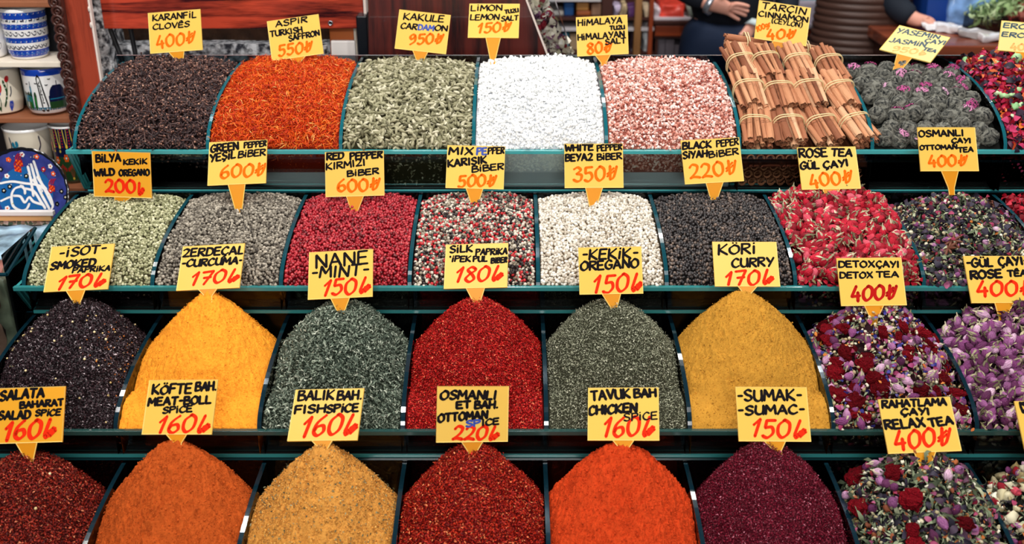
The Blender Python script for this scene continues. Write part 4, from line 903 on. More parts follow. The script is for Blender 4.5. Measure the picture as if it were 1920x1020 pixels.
def sign(q, k, TL, TR, BL, tip, lines, label, board='y', Y=None):
    """board corners, stake tip and lettering are read off the photograph in pixels and solved for a real rectangle in space"""
    h = HEAPS.get((q, k))
    tp = h.hit(*tip) if (h and Y is None) else None
    if tp is None: tp = P(tip[0], tip[1], Y if Y else getattr(h, 'yp', ROWS[q].Yb - .04))
    d = depth(tp); TLv, TRv, BLv = (np.array(p, float) for p in (TL, TR, BL))
    Rr = 1.31; Mi_ = np.linalg.inv(np.stack([TRv - TLv, BLv - TLv], 1)); tu = Mi_ @ (np.array(tip, float) - TLv); tfx, tfy = tu[0] - .5, min(.5 - tu[1], -.62)
    up = ROWS.get(q - 1); grid9 = np.array([(i, j) for i in (-.5, 0, .5) for j in (-.5, -.25, 0, .25, .5)]); T0 = np.array(tp)
    def pose(prm):
        ph, ps, ro, w = prm; cr, sr_, cp, sp, cy, sy_ = math.cos(ro), math.sin(ro), math.cos(ph), math.sin(ph), math.cos(ps), math.sin(ps)
        X = np.array([cy, sy_, 0.]); U = np.array([-sy_ * sp, cy * sp, cp])      # board axes: across, and up leaning back by ph
        return X * cr + U * sr_, U * cr - X * sr_, w, w / Rr
    def cost(prm):
        X, U, w, hh = pose(prm); c_ = T0 - X * tfx * w - U * tfy * hh; e = 0
        for (i, j), m in (((-.5, .5), TLv), ((.5, .5), TRv), ((-.5, -.5), BLv)):
            p = c_ + X * i * w + U * j * hh; dd = p[1] * CT - (p[2] - CZ) * ST; e += (960 + F * p[0] / dd - m[0]) ** 2 + (510 + F * (-p[1] * ST - (p[2] - CZ) * CT) / dd - m[1]) ** 2
        e += 12 * prm[1] ** 2 * 10 + 40 * (prm[0] - .65) ** 2
        if up is not None:       # the board must stay clear of the tier above
            g_ = c_ + np.outer(grid9[:, 0] * w, X) + np.outer(grid9[:, 1] * hh, U); bad = np.where(g_[:, 1] > up.Yf - .010, np.maximum(np.where(g_[:, 1] < up.Yf + .004, up.Zf + .010, zarc(up, g_[:, 1]) + .016) - g_[:, 2], 0), 0)
            e += 4e5 * float(np.sum(bad ** 2)) + 300 * float(np.sum(bad > 0))
        return e
    rs = np.random.default_rng(3); best = np.array([.65, 0., math.atan2(-(TRv - TLv)[1], (TRv - TLv)[0]), float(np.linalg.norm(TRv - TLv)) * d / F]); cb = cost(best); sg = np.array([.35, .25, .10, .008])
    for it_ in range(700):
        c2 = best + rs.normal(size=4) * sg * (.995 ** it_ + .02); c2[0] = min(max(c2[0], -.1), 1.15); c2[1] = min(max(c2[1], -.6), .6); e2 = cost(c2)
        if e2 < cb: best, cb = c2, e2
    X, U, w, hh = pose(best); ex, ey = Vector(X), Vector(U); rot = Matrix((ex, ey, ex.cross(ey))).transposed()
    cen = tp - ex * float(tfx * w) - ey * float(tfy * hh); d = depth(cen); mpp = d / F; base = cen - rot @ Vector((0, hh / 2, 0))
    if VERB: print('SIGN', q, k, [round(float(v_), 3) for v_ in best], round(cb, 1))
    root = tag(empty('price_sign', tp, rot), label, 'price sign', 'yellow price signs')
    inv = rot.transposed(); off = inv @ (cen - tp); offb = inv @ (base - tp)
    tl = Vector((0, 0, 0)) - offb                                    # tip as seen from the middle of the board's lower edge
    th = .0024; bm = bmesh.new(); box(bm, (-w / 2, -hh / 2, -th), (w / 2, hh / 2, 0), 0)
    bm.normal_update(); f = max(bm.faces, key=lambda f: f.normal.z)
    rv = bmesh.ops.inset_individual(bm, faces=[f], thickness=.0016, depth=-.0005)
    for ff in rv['faces']: ff.material_index = 1
    bw = w * .145; sw = w * .052; sy = min(tl.y, -.012); sx = tl.x; ext = .012
    bd = bmobj('board', bm, [{'y': M_YEL, 'a': M_YEL_WARM, 'p': M_PALE}[board], M_RIM], root); bd.location = off
    bm = bmesh.new(); lean = sx * (sy - ext) / sy if sy else sx
    prism(bm, [(-bw, 0, -th), (bw, 0, -th), (sx + sw, sy, -th), (lean + sw * .8, sy - ext, -th), (lean - sw * .8, sy - ext, -th), (sx - sw, sy, -th)], (0, 0, th - .0003))
    for s_ in (-1, 1):
        tube(bm, [(s_ * bw, .0, -.0004), (sx + s_ * sw, sy, -.0004), (lean + s_ * sw * .8, sy - ext, -.0004)], .0007, 6, 1)
    st = bmobj('stake', bm, [M_STAKE, M_RIM], root); st.location = offb
    # lettering
    Minv = np.linalg.inv(np.stack([TRv - TLv, BLv - TLv], 1))
    inks = {}
    for ln in lines:
        (ox, oy, sc), txt, x0, y0, x1, y1, ht, colr = ln[:8]; wt = ln[8] if len(ln) > 8 else 1.0
        p0 = np.array([ox + x0 / sc, oy + y0 / sc]); p1 = np.array([ox + x1 / sc, oy + y1 / sc]); hp = ht / sc
        uv = lambda p: Minv @ (p - TLv)
        q0 = uv(p0); q1 = uv(p1); loc0 = np.array([(q0[0] - .5) * w, (.5 - q0[1]) * hh]); loc1 = np.array([(q1[0] - .5) * w, (.5 - q1[1]) * hh])
        hl = hp * mpp * (hh / (np.linalg.norm(BLv - TLv) * mpp))
        dirx = loc1 - loc0; tot = sum(GL[c][0] for c in txt) + 1.3 * (len(txt) - 1); sx_ = np.linalg.norm(dirx) / tot; dirx = dirx / np.linalg.norm(dirx); diry = np.array([-dirx[1], dirx[0]])
        price = colr in 'ordf'; slant = .16 if price and q > 2 else SLANT_R.uniform(-.02, .12); pen = (.0041 if price else .0033) * wt * (1.0 if ht / sc > 12 else .82)
        key = 'price_lettering' if price else 'name_lettering'
        cx = 0; e = inks.setdefault(key, (Ink(), []))
        if INK[colr] not in e[1]: e[1].append(INK[colr])
        mi = e[1].index(INK[colr])
        for c in txt:
            adv, strokes = GL[c]; jy = SLANT_R.uniform(-.04, .04) * 10; rz = SLANT_R.uniform(-.04, .04)
            if c != ' ':
                for smooth, pts in strokes:
                    runs = [crom(pts)] if smooth or len(pts) < 3 else [pts[i:i + 2] for i in range(len(pts) - 1)]
                    q_ = []
                    for (gx, gy) in [p_ for r__ in runs for p_ in r__]:
                        gx2 = cx + gx + rz * gy * 1.0; gy2 = gy + jy
                        X = gx2 * sx_ + slant * gy2 * hl / 10; Yv = gy2 * hl / 10; q_.append(tuple(loc0 + dirx * X + diry * Yv))
                    lim = lambda p: (min(max(p[0], -w / 2 + .002), w / 2 - .002), min(max(p[1], -hh / 2 + .002), hh / 2 - .002))
                    for r__ in runs: e[0].stroke([lim(p) for p in q_[:len(r__)]], pen, lambda x, y, k: (x, y, -.0003 + k), mi=mi); q_ = q_[len(r__):]
            cx += adv + 1.3
    for nm, (ik, ms) in inks.items():
        o = ik.build(nm, ms, root); o.location = off
    return root, off
A0, A1, A2, A3 = (0, 0, 4), (480, 0, 4), (960, 0, 4), (1440, 0, 4)
B0, B1, B2, B3 = (0, 255, 4), (480, 255, 4), (960, 255, 4), (1440, 255, 4)
C0, C1, C2, C3_ = (0, 510, 4), (480, 510, 4), (960, 510, 4), (1440, 510, 4)
D0, D1, D2, D3 = (0, 765, 4), (480, 765, 4), (960, 765, 4), (1440, 765, 4)
TG = (1280, 0, 6); YS = (1540, 0, 5.0526); OS = (1720, 90, 4.857)
sign(1, -3, (277.5, 24), (375, 17), (282, 100.5), (338, 116), [(A0, 'KARANFİL', 1145, 157, 1470, 130, 45, 'k'), (A0, 'CLOVÊS', 1148, 222, 1420, 198, 40, 'k'), (A0, '400₺', 1175, 360, 1465, 322, 88, 'o')], 'yellow sign reading KARANFIL CLOVES, stuck in the cloves')
sign(1, -2, (500.5, 39.5), (597, 26), (510, 114), (556, 119), [(A1, 'ASPİR', 150, 200, 385, 165, 42, 'k'), (A1, 'TURKISH', 110, 275, 350, 240, 42, 'k'), (A1, 'SAFFRON', 250, 308, 478, 262, 40, 'k'), (A1, '550₺', 170, 425, 425, 385, 80, 'o')], 'yellow sign reading ASPIR TURKISH SAFFRON above the orange shreds')
sign(1, -1, (749, 17.5), (845, 28), (740, 91), (787, 117), [(A1, 'KAKULE', 1105, 145, 1405, 165, 48, 'k'), (A1, 'CAR', 1085, 213, 1205, 222, 42, 'k'), (A1, 'DAM', 1215, 222, 1330, 230, 40, 'b'), (A1, 'ON', 1340, 228, 1435, 232, 40, 'k'), (A1, '950₺', 1145, 332, 1400, 325, 74, 'o')], 'yellow sign reading KAKULE CARDAMON with a blue patch of ink')
sign(1, 0, (880, 7), (975.5, 7), (877, 71), (924, 110), [(A1, 'LİMON', 1610, 83, 1850, 78, 42, 'k'), (A1, 'TUZU', 1870, 103, 1972, 90, 28, 'k'), (A1, 'LEMON', 1605, 153, 1825, 150, 42, 'k'), (A1, 'SALT', 1840, 160, 1968, 152, 36, 'k'), (A1, '150₺', 1665, 252, 1910, 238, 72, 'o')], 'yellow sign reading LIMON LEMON SALT above the white crystals')
sign(1, 1, (1080, 32.5), (1176, 27), (1082.5, 106), (1132, 117), [(A2, 'HİMALAYA', 495, 195, 825, 170, 45, 'k'), (A2, 'TUZU', 735, 223, 845, 216, 28, 'k'), (A2, 'HİMALAYAN', 495, 303, 845, 275, 44, 'k'), (A2, 'SALT', 700, 335, 855, 320, 40, 'k'), (A2, '80₺', 565, 405, 750, 388, 80, 'o')], 'yellow sign reading HIMALAYAN SALT in the pink crystals')
sign(1, 2, (1423.5, 0), (1521, 14.5), (1414, 72), (1450, 112), [(TG, 'TARÇIN', 890, 95, 1385, 165, 72, 'k'), (TG, 'CINNAMON', 855, 182, 1410, 250, 58, 'k'), (TG, '(CEYLON)', 1000, 255, 1340, 310, 52, 'k', .8), (TG, '100qr', 840, 360, 995, 295, 58, 'o', .7), (TG, '40₺', 945, 440, 1270, 440, 105, 'o')], 'yellow sign reading TARCIN CINNAMON among the tied sticks', Y=1.985)
sign(1, 3, (1687.5, 48), (1782, 68), (1649, 95), (1678, 138), [(YS, 'YASEMİN', 710, 315, 1115, 362, 55, 't'), (YS, 'ÇAYI', 980, 398, 1165, 415, 45, 't'), (YS, 'JASMİN', 640, 405, 985, 440, 50, 't'), (YS, 'TEA', 960, 470, 1075, 490, 32, 't'), (YS, '950t', 665, 487, 975, 522, 58, 'f')], 'pale tilted sign reading YASEMIN JASMIN TEA above the tea balls', 'p')
sign(1, 4, (1878, 38.6), (1974, 46), (1870.7, 94.6), (1900, 120), [(YS, 'EROTİK', 1725, 262, 2130, 290, 45, 't'), (YS, 'EROTİC', 1710, 345, 2120, 375, 42, 't'), (YS, '400₺', 1790, 470, 2080, 490, 60, 'f')], 'pale sign cut off at the upper right corner of the picture', 'p')
sign(2, -3, (172, 283), (280.5, 286.5), (176, 369), (221, 380), [(B0, 'BİLYA', 720, 195, 905, 190, 55, 'k'), (B0, 'KEKİK', 925, 215, 1100, 210, 38, 'k'), (B0, 'WİLD', 710, 300, 860, 295, 50, 'k', 1.1), (B0, 'OREGANO', 895, 300, 1120, 295, 45, 'k', 1.1), (B0, '200', 790, 425, 1020, 425, 95, 'r', 1.1), (B0, 'k', 1035, 450, 1085, 440, 90, 'r')], 'warm-lit yellow sign reading BILYA KEKIK WILD OREGANO', 'a')
sign(2, -2, (392, 266), (501, 262), (389, 348), (447.5, 396), [(B0, 'GREEN', 1580, 120, 1790, 100, 55, 'k'), (B0, 'PEPPER', 1830, 92, 2000, 75, 42, 'k'), (B0, 'YEŞİL', 1575, 195, 1765, 165, 55, 'k'), (B0, 'BİBER', 1785, 165, 1990, 145, 48, 'k'), (B0, '600₺', 1650, 315, 1990, 300, 95, 'o')], 'yellow sign reading GREEN PEPPER YESIL BIBER on a long stake')
sign(2, -1, (609, 285), (719, 282), (610.5, 369.5), (664.5, 397), [(B1, 'RED', 530, 180, 655, 170, 52, 'k'), (B1, 'PEPPER', 705, 180, 945, 160, 50, 'k'), (B1, 'KIRMIZI', 525, 255, 820, 220, 48, 'k'), (B1, 'BİBER', 685, 305, 920, 282, 42, 'k'), (B1, '600₺', 610, 418, 930, 405, 90, 'o')], 'yellow sign reading RED PEPPER KIRMIZI BIBER')
sign(2, 0, (839, 272), (947.5, 274.5), (835.5, 352.5), (890, 384), [(B1, 'MIX', 1445, 140, 1625, 138, 52, 'k'), (B1, 'PE', 1655, 140, 1730, 138, 50, 'b'), (B1, 'PPER', 1740, 138, 1865, 130, 48, 'k'), (B1, 'KARIŞIK', 1440, 232, 1730, 205, 52, 'k'), (B1, 'BİBER', 1620, 272, 1862, 250, 45, 'k'), (B1, '500₺', 1515, 385, 1800, 375, 85, 'o')], 'yellow sign reading MIX PEPPER KARISIK BIBER')
sign(2, 1, (1058, 269.5), (1168, 269), (1059, 352.5), (1112, 390), [(B2, 'WHITE', 400, 115, 610, 105, 50, 'k'), (B2, 'PEPPER', 640, 115, 828, 100, 45, 'k'), (B2, 'BEYAZ', 400, 190, 605, 180, 50, 'k'), (B2, 'BİBER', 640, 180, 825, 172, 46, 'k'), (B2, '350₺', 460, 345, 795, 325, 105, 'o')], 'yellow sign reading WHITE PEPPER BEYAZ BIBER')
sign(2, 2, (1276, 263), (1386, 257.5), (1285, 345.5), (1339, 375), [(B2, 'BLACK', 1280, 100, 1495, 85, 50, 'k'), (B2, 'PEPER', 1535, 82, 1700, 65, 48, 'k'), (B2, 'SİYAH', 1285, 170, 1465, 155, 50, 'k'), (B2, 'BİBER', 1480, 165, 1700, 135, 46, 'k'), (B2, '220₺', 1340, 325, 1695, 285, 105, 'o')], 'yellow sign reading BLACK PEPER SIYAH BIBER')
sign(2, 3, (1494, 276), (1604, 274.5), (1504, 355.5), (1556, 376), [(B3, 'ROSE', 235, 162, 445, 155, 65, 'k', 1.1), (B3, 'TEA', 475, 150, 630, 155, 55, 'k', 1.1), (B3, 'GÜL', 245, 250, 385, 245, 55, 'k', 1.1), (B3, 'ÇAYI', 420, 245, 605, 225, 50, 'k', 1.1), (B3, '400₺', 320, 385, 640, 350, 95, 'o')], 'yellow sign reading ROSE TEA GUL CAYI in the red rosebuds')
sign(2, 4, (1720, 238.6), (1828.5, 238.6), (1727, 321), (1784, 352), [(OS, 'OSMANLI', 15, 808, 425, 800, 56, 'k', 1.1), (OS, 'ÇAYI', 315, 865, 490, 865, 42, 'k', 1.1), (OS, 'OTTOMAN', 25, 930, 365, 920, 40, 'k'), (OS, 'TEA', 375, 950, 510, 945, 42, 'k'), (B3, '400₺', 1205, 230, 1495, 225, 80, 'o')], 'yellow sign reading OSMANLI CAYI OTTOMAN TEA')
sign(3, -3, (96, 462), (215, 457), (82, 547.5), (144, 567), [(B0, '-İSOT-', 440, 912, 795, 875, 66, 'k'), (B0, 'SMOKED', 375, 1002, 710, 975, 55, 'k', 1.1), (B0, 'PAPRİKA', 540, 1028, 825, 1012, 38, 'k'), (C0, '170k', 425, 130, 780, 105, 95, 'r', 1.1)], 'yellow sign reading ISOT SMOKED PAPRICA')
sign(3, -2, (343, 460.5), (459.5, 457), (330.5, 547.5), (391, 552), [(B0, 'ZERDEÇAL', 1370, 905, 1825, 890, 62, 'k'), (B0, '-CURCUMA-', 1360, 985, 1815, 970, 55, 'k'), (C0, '170k', 1430, 110, 1780, 90, 100, 'r')], 'yellow sign reading ZERDECAL CURCUMA atop the turmeric')
sign(3, -1, (579.5, 472.5), (700, 467), (577.5, 562), (639, 585), [(B1, 'NANE', 450, 990, 840, 960, 98, 'k'), (C1, '-MINT-', 415, 48, 845, 25, 82, 'k'), (C1, '150k', 500, 178, 850, 155, 115, 'r')], 'yellow sign reading NANE MINT in the green mint')
sign(3, 0, (836, 459), (954, 455), (832.5, 542.5), (894, 567), [(B1, 'SİLK', 1455, 880, 1625, 870, 52, 'k', .9), (B1, 'PAPRİKA', 1650, 895, 1888, 885, 45, 'k'), (B1, "'İPEK", 1450, 945, 1610, 945, 42, 'k'), (B1, 'PUL', 1630, 945, 1735, 940, 40, 'k'), (B1, 'BİBER', 1765, 955, 1888, 945, 38, 'k'), (C1, '180k', 1495, 80, 1845, 65, 110, 'r')], 'yellow sign reading SILK PAPRIKA IPEK PUL BIBER in the red flakes')
sign(3, 1, (1084, 464), (1203, 462), (1087, 552.5), (1151, 576), [(B2, '-KEKİK-', 525, 930, 945, 915, 75, 'k'), (B2, 'OREGANO', 515, 1010, 950, 985, 65, 'k'), (C2, '150k', 610, 158, 975, 145, 130, 'r')], 'yellow sign reading KEKIK OREGANO')
sign(3, 2, (1334.5, 452.5), (1456, 454), (1341, 537), (1401, 547), [(B2, 'KÖRİ', 1545, 890, 1830, 880, 78, 'k'), (B2, 'CURRY', 1650, 985, 1960, 980, 65, 'k'), (C2, '170k', 1605, 107, 1960, 97, 108, 'r')], 'yellow sign reading KORI CURRY atop the curry powder')
sign(3, 3, (1568, 484), (1690, 482.5), (1578, 574), (1639, 598), [(B3, 'DETOX', 530, 985, 800, 985, 46, 'k', 1.05), (B3, 'ÇAYI', 815, 985, 985, 985, 46, 'k', 1.05), (C3_, 'DETOX', 540, 48, 785, 45, 44, 'k'), (C3_, 'TEA', 815, 40, 980, 40, 42, 'k'), (C3_, '400₺', 625, 215, 965, 205, 105, 'd', 1.1)], 'yellow sign reading DETOX CAYI DETOX TEA with a dark red price')
sign(3, 4, (1805, 479), (1926, 481), (1822.5, 567.5), (1880, 596), [(B3, '-GÜL', 1490, 982, 1685, 978, 65, 'k', 1.1), (B3, 'ÇAYI-', 1735, 975, 1955, 968, 65, 'k', 1.1), (C3_, 'ROSE', 1520, 52, 1755, 42, 60, 'k', 1.2), (C3_, 'TÊA', 1800, 38, 1940, 35, 45, 'k', 1.2), (C3_, '400₺', 1565, 172, 1990, 182, 110, 'r', 1.1)], 'yellow sign reading GUL CAYI ROSE TEA at the right edge')
sign(4, -3, (-10, 728), (123, 724), (-17, 833), (55, 862), [(C0, 'SALATA', 0, 965, 330, 935, 70, 'k', 1.1), (C0, 'BAHARAT', 150, 1025, 475, 1000, 48, 'k', 1.1), (D0, 'SALAD', -10, 88, 225, 78, 60, 'k'), (D0, 'SPİCE', 265, 62, 450, 55, 45, 'k'), (D0, '160k', 30, 245, 410, 212, 135, 'r', 1.2)], 'warm-lit yellow sign reading SALATA BAHARAT SALAD SPICE in the lower left corner', 'a')
sign(4, -2, (280, 712), (409.5, 711.5), (266, 815), (333, 828), [(C0, 'KÖFTE', 1140, 915, 1435, 910, 74, 'k'), (C0, 'BAH.', 1465, 895, 1625, 885, 65, 'k'), (C0, 'MEAT-BOLL', 1110, 1005, 1580, 985, 58, 'k'), (D0, 'SPİCE', 1220, 42, 1440, 28, 46, 'k'), (D0, '160k', 1180, 187, 1560, 182, 128, 'r')], 'yellow sign reading KOFTE BAH MEAT-BOLL SPICE')
sign(4, -1, (555, 730), (684, 728), (539, 830), (607, 838), [(C1, 'BALIK', 315, 970, 585, 955, 80, 'k'), (C1, 'BAH.', 610, 965, 795, 955, 70, 'k'), (D1, 'FISH', 290, 48, 520, 40, 62, 'k'), (D1, 'SPİCE', 530, 42, 765, 32, 60, 'k'), (D1, '160k', 340, 225, 740, 205, 155, 'r', 1.1)], 'yellow sign reading BALIK BAH FISH SPICE')
sign(4, 0, (821, 724.5), (954, 722.5), (819, 830), (886, 849), [(C1, 'OSMANLI', 1385, 955, 1800, 950, 64, 'k'), (C1, 'ET', 1505, 1022, 1610, 1016, 50, 'k'), (C1, 'BAH.', 1640, 1022, 1815, 1016, 55, 'k'), (D1, 'OTTOMAN', 1370, 105, 1735, 75, 58, 'k'), (D1, 'SP', 1575, 140, 1680, 132, 46, 'b'), (D1, 'ICE', 1695, 132, 1820, 120, 46, 'k'), (D1, '220k', 1475, 240, 1815, 237, 102, 'r')], 'yellow sign reading OSMANLI ET BAH OTTOMAN SPICE')
sign(4, 1, (1102.5, 725.5), (1236, 728), (1102, 830.5), (1170, 838), [(C2, 'TAVUK', 595, 965, 890, 950, 75, 'k'), (C2, 'BAH', 920, 950, 1085, 945, 68, 'k'), (D2, 'CHICKEN', 575, 62, 940, 42, 68, 'k', 1.1), (D2, 'SPİCE', 840, 115, 1090, 102, 58, 'k', .65), (D2, '160k', 685, 230, 1060, 235, 150, 'r')], 'yellow sign reading TAVUK BAH CHICKEN SPICE')
sign(4, 2, (1378, 725), (1512.5, 726), (1386, 827.5), (1458, 845), [(C2, '-SUMAK-', 1690, 970, 2175, 965, 82, 'k'), (D2, '-SUMAC-', 1695, 55, 2195, 42, 66, 'k'), (D2, '150k', 1800, 217, 2200, 225, 130, 'r')], 'yellow sign reading SUMAK SUMAC in the burgundy powder')
sign(4, 3, (1645.5, 747.5), (1781, 744), (1667, 850.5), (1735, 880), [(C3_, 'RAHATLAMA', 855, 1015, 1340, 1000, 58, 'k'), (D3, 'ÇAYI', 1000, 55, 1215, 50, 50, 'k'), (D3, 'RELAX', 885, 160, 1180, 142, 68, 'k', 1.05), (D3, 'TEA', 1215, 145, 1390, 122, 60, 'k', 1.05), (D3, '400₺', 955, 305, 1375, 288, 135, 'r', 1.05)], 'yellow sign reading RAHATLAMA CAYI RELAX TEA')
sign(4, 4, (1901, 752), (2035, 749), (1925, 855), (1990, 885), [(C3_, 'KIŞ', 1890, 1012, 2040, 1005, 58, 'k'), (D3, 'WİNTER', 1900, 40, 2250, 30, 50, 'k')], 'yellow sign with only its left edge inside the right border', Y=1.20)

# ------------------------------------------------------------------ setting
M_FLOOR = mat('dark_floor', srgb(46, 42, 42), rough=.5, vary=(3, .2)); M_WALLB = mat('dark_wall', srgb(34, 28, 30), rough=.8)
bm = bmesh.new(); box(bm, (-3.2, -1.2, -.05), (4.2, 6.6, 0)); struct(bmobj('floor', bm, M_FLOOR))
bm = bmesh.new(); box(bm, (-3.2, 6.5, 0), (4.2, 6.6, 3.2)); struct(bmobj('wall_back', bm, M_WALLB))
def stone_mat():
    m = mat('granite', srgb(150, 148, 150), rough=.85, bump=(45, 1.0, .02)); N, L = nodes(m); tc = N.new('ShaderNodeTexCoord')
    n = N.new('ShaderNodeTexNoise'); n.inputs['Scale'].default_value = 75; n.inputs['Detail'].default_value = 6; r = N.new('ShaderNodeValToRGB')
    r.color_ramp.elements[0].position = .40; r.color_ramp.elements[0].color = srgb(50, 50, 58); r.color_ramp.elements[1].position = .60; r.color_ramp.elements[1].color = srgb(236, 234, 234)
    L.new(tc.outputs['Object'], n.inputs['Vector']); L.new(n.outputs['Fac'], r.inputs['Fac']); L.new(r.outputs[0], N['Principled BSDF'].inputs['Base Color']); return m
M_STONE = stone_mat(); M_BROWNSTONE = mat('brown_stone', srgb(92, 62, 44), rough=.9, bump=(30, 1, .02), vary=(18, .6))
def pbox(name, x0, y0, x1, y1, Y, dep, m, parent=None, bevel=0, zfloor=None, mi=0):
    """box whose front face spans a pixel rectangle at distance Y"""
    a = P((x0 + x1) / 2, y0, Y); b = P((x0 + x1) / 2, y1, Y); xa = P(x0, (y0 + y1) / 2, Y).x; xb = P(x1, (y0 + y1) / 2, Y).x
    lo = Vector((xa, Y, b.z if zfloor is None else zfloor)); hi = Vector((xb, Y + dep, a.z))
    bm = bmesh.new(); o = parent.location if parent else Vector((0, 0, 0))
    box(bm, lo - o, hi - o, 0, bevel); ob = bmobj(name, bm, m, parent); return ob
# granite wall on the left with a lit ledge, brown recess and pier
bm = bmesh.new()
zl = P(400, 84, 2.40).z; xs = P(160, 60, 2.40).x; xe = P(612, 60, 2.40).x
box(bm, (xs - .9, 2.40, 0), (xe, 2.75, zl), 0); box(bm, (xs - .9, 2.46, zl), (xe + .12, 2.75, 2.6), 1); box(bm, (xs - .02, 2.36, 0), (P(196, 30, 2.36).x, 2.5, 2.6), 0)
bmesh.ops.subdivide_edges(bm, edges=bm.edges[:], cuts=18, use_grid_fill=True)
from mathutils import noise as _no
for v in bm.verts: v.co.y += .012 * _no.noise(v.co * 14); v.co.z += .006 * _no.noise(v.co * 19 + Vector((4, 0, 0))) if abs(v.co.z - zl) < .01 else 0
w_ = struct(bmobj('wall_left', bm, [M_STONE, M_BROWNSTONE], None, True))
M_REDWOOD = wood_mat('red_wood', srgb(46, 8, 14), srgb(184, 66, 44), 'X', 42, .22, .5); M_POST = wood_mat('post_wood', srgb(106, 34, 20), srgb(158, 60, 36), 'Z', 24, .4, .2)
M_PANEL = wood_mat('dark_wood_panel', srgb(30, 8, 10), srgb(84, 28, 22), 'Z', 36, .3, .3)
M_PALE = mat('pale_trim', srgb(222, 206, 196), rough=.4); M_STEEL = mat('steel', srgb(190, 190, 195), rough=.25, metal=.9); M_DARK = mat('near_black', srgb(18, 18, 22), rough=.5)
# red varnished board with a ringed screw hole and pale edge
c = P(430, 30, 2.30); t = tag(empty('wood_board', c), 'red varnished horizontal wood board above the cloves', 'board')
pbox('plank', 186, -70, 680, 54, 2.30, .03, M_REDWOOD, t, .002); pbox('edge_strip', 680.3, -70, 685, 53, 2.298, .032, M_PALE, t)
hc = P(619.5, 43.5, 2.297); bm = bmesh.new(); lathe(bm, [(.0052, 0), (.0052, .002), (.0038, .0025), (.0034, .0012), (.0001, .0010)], 20, [0, 0, 0, 1])
o = bmobj('screw_ring', bm, [M_STEEL, M_DARK], t, True); o.rotation_euler = (math.pi / 2, 0, 0); o.location = hc - c + Vector((0, .002, 0))
# iron bars in front of the granite
for (xa, xb, lb) in ((205, 231, 'black iron bar beside the wooden post'), (244, 257, 'black iron bar nearer the clove sign')):
    bm = bmesh.new(); a = P(xa, 50, 2.34); b = P(xb, 118, 2.34); tube(bm, [a + (a - b) * .2, a, b, b + (b - a) * 1.5], .0055, 8); tag(bmobj('iron_bar', bm, M_DARK, None, True), lb, 'bar', 'iron bars')
# post, shelf unit with carved trim
bm = bmesh.new(); a = P(110, 0, 2.235); b = P(168, 0, 2.235); box(bm, (a.x, 2.235, 0), (b.x - .004, 2.258, 2.4), 0, .003); pst = bmobj('wooden_post', bm, M_POST); tag(pst, 'reddish brown wooden post left of the granite wall', 'post')
bm = bmesh.new(); box(bm, (b.x - .004, 2.234, 0), (b.x, 2.246, 2.4)); e_ = bmobj('edge_strip', bm, M_PALE); e_.parent = pst
for py in (17, 47):
    bm = bmesh.new(); lathe(bm, [(.0032, 0), (.0028, .0015), (.0005, .002)], 10); s_ = bmobj('chipped_spot', bm, M_PALE, pst, True); s_.rotation_euler = (math.pi / 2, 0, 0); s_.location = P(165 + py * .12, py, 2.234); s_.scale = (.8, 2, 1)
M_CARVE = mat('carved_wood', srgb(66, 36, 30), rough=.35, coat=.3); M_SHELF = mat('shelf_wood', srgb(150, 92, 62), rough=.5); M_CREAM = mat('cream_edge', srgb(238, 226, 208), rough=.5)
t = tag(empty('shelf_unit', P(60, 218, 2.24)), 'dark shelf unit with a carved chain edge holding painted mugs', 'shelf'); O = t.location
bm = bmesh.new(); xa = P(92, 0, 2.205).x; xb = P(110, 0, 2.205).x; box(bm, Vector((xa + .004, 2.212, .3)) - O, Vector((xb, 2.232, 2.4)) - O); bmobj('side_board', bm, M_CARVE, t)
bm = bmesh.new(); z = 2.0; i = 0
zt_ = P(100, -30, 2.205).z; zb_ = P(150, 345, 2.205).z; step = .0185
for i in range(int((zt_ - zb_) / step) + 1):
    z = zt_ - i * step; cx = (xa + xb) / 2 + .001
    for q, (r0, tr) in enumerate(((.0105, .0034), (.0042, .0026))):
        m_ = Matrix.Translation(Vector((cx + (.0015 if i % 2 else -.0015), 2.208, z)) - O) @ Matrix.Rotation(math.pi / 2 + .12, 4, 'X')
        n1, n2 = 18, 6
        vv = [[bm.verts.new(m_ @ Vector(((r0 + tr * math.cos(b_)) * math.cos(a_), (r0 + tr * math.cos(b_)) * math.sin(a_), tr * math.sin(b_)))) for b_ in [2 * math.pi * k / n2 for k in range(n2)]] for a_ in [2 * math.pi * k / n1 for k in range(n1)]]
        for k in range(n1):
            for l in range(n2):
                f = bm.faces.new((vv[k][l], vv[(k + 1) % n1][l], vv[(k + 1) % n1][(l + 1) % n2], vv[k][(l + 1) % n2])); f.smooth = True
me = bpy.data.meshes.new('carved_trim'); bm.to_mesh(me); bm.free(); link('carved_trim', me, t, [M_CARVE])
SH = {}
for nm, py, m_ in (('a', 116, M_CREAM), ('b', 221, M_SHELF), ('c', 398, M_SHELF), ('top', 3, M_SHELF)):
    zz_ = P(50, py, 2.258).z; SH[nm] = zz_; bm = bmesh.new(); box(bm, Vector((-1.62, 2.258, zz_ - .012)) - O, Vector((xb - .004, 2.365, zz_)) - O, 0, .002); bmobj('shelf', bm, m_, t)
bm = bmesh.new(); box(bm, Vector((-1.62, 2.366, .3)) - O, Vector((xb - .003, 2.38, 2.4)) - O); bmobj('back_board', bm, M_DARK, t)
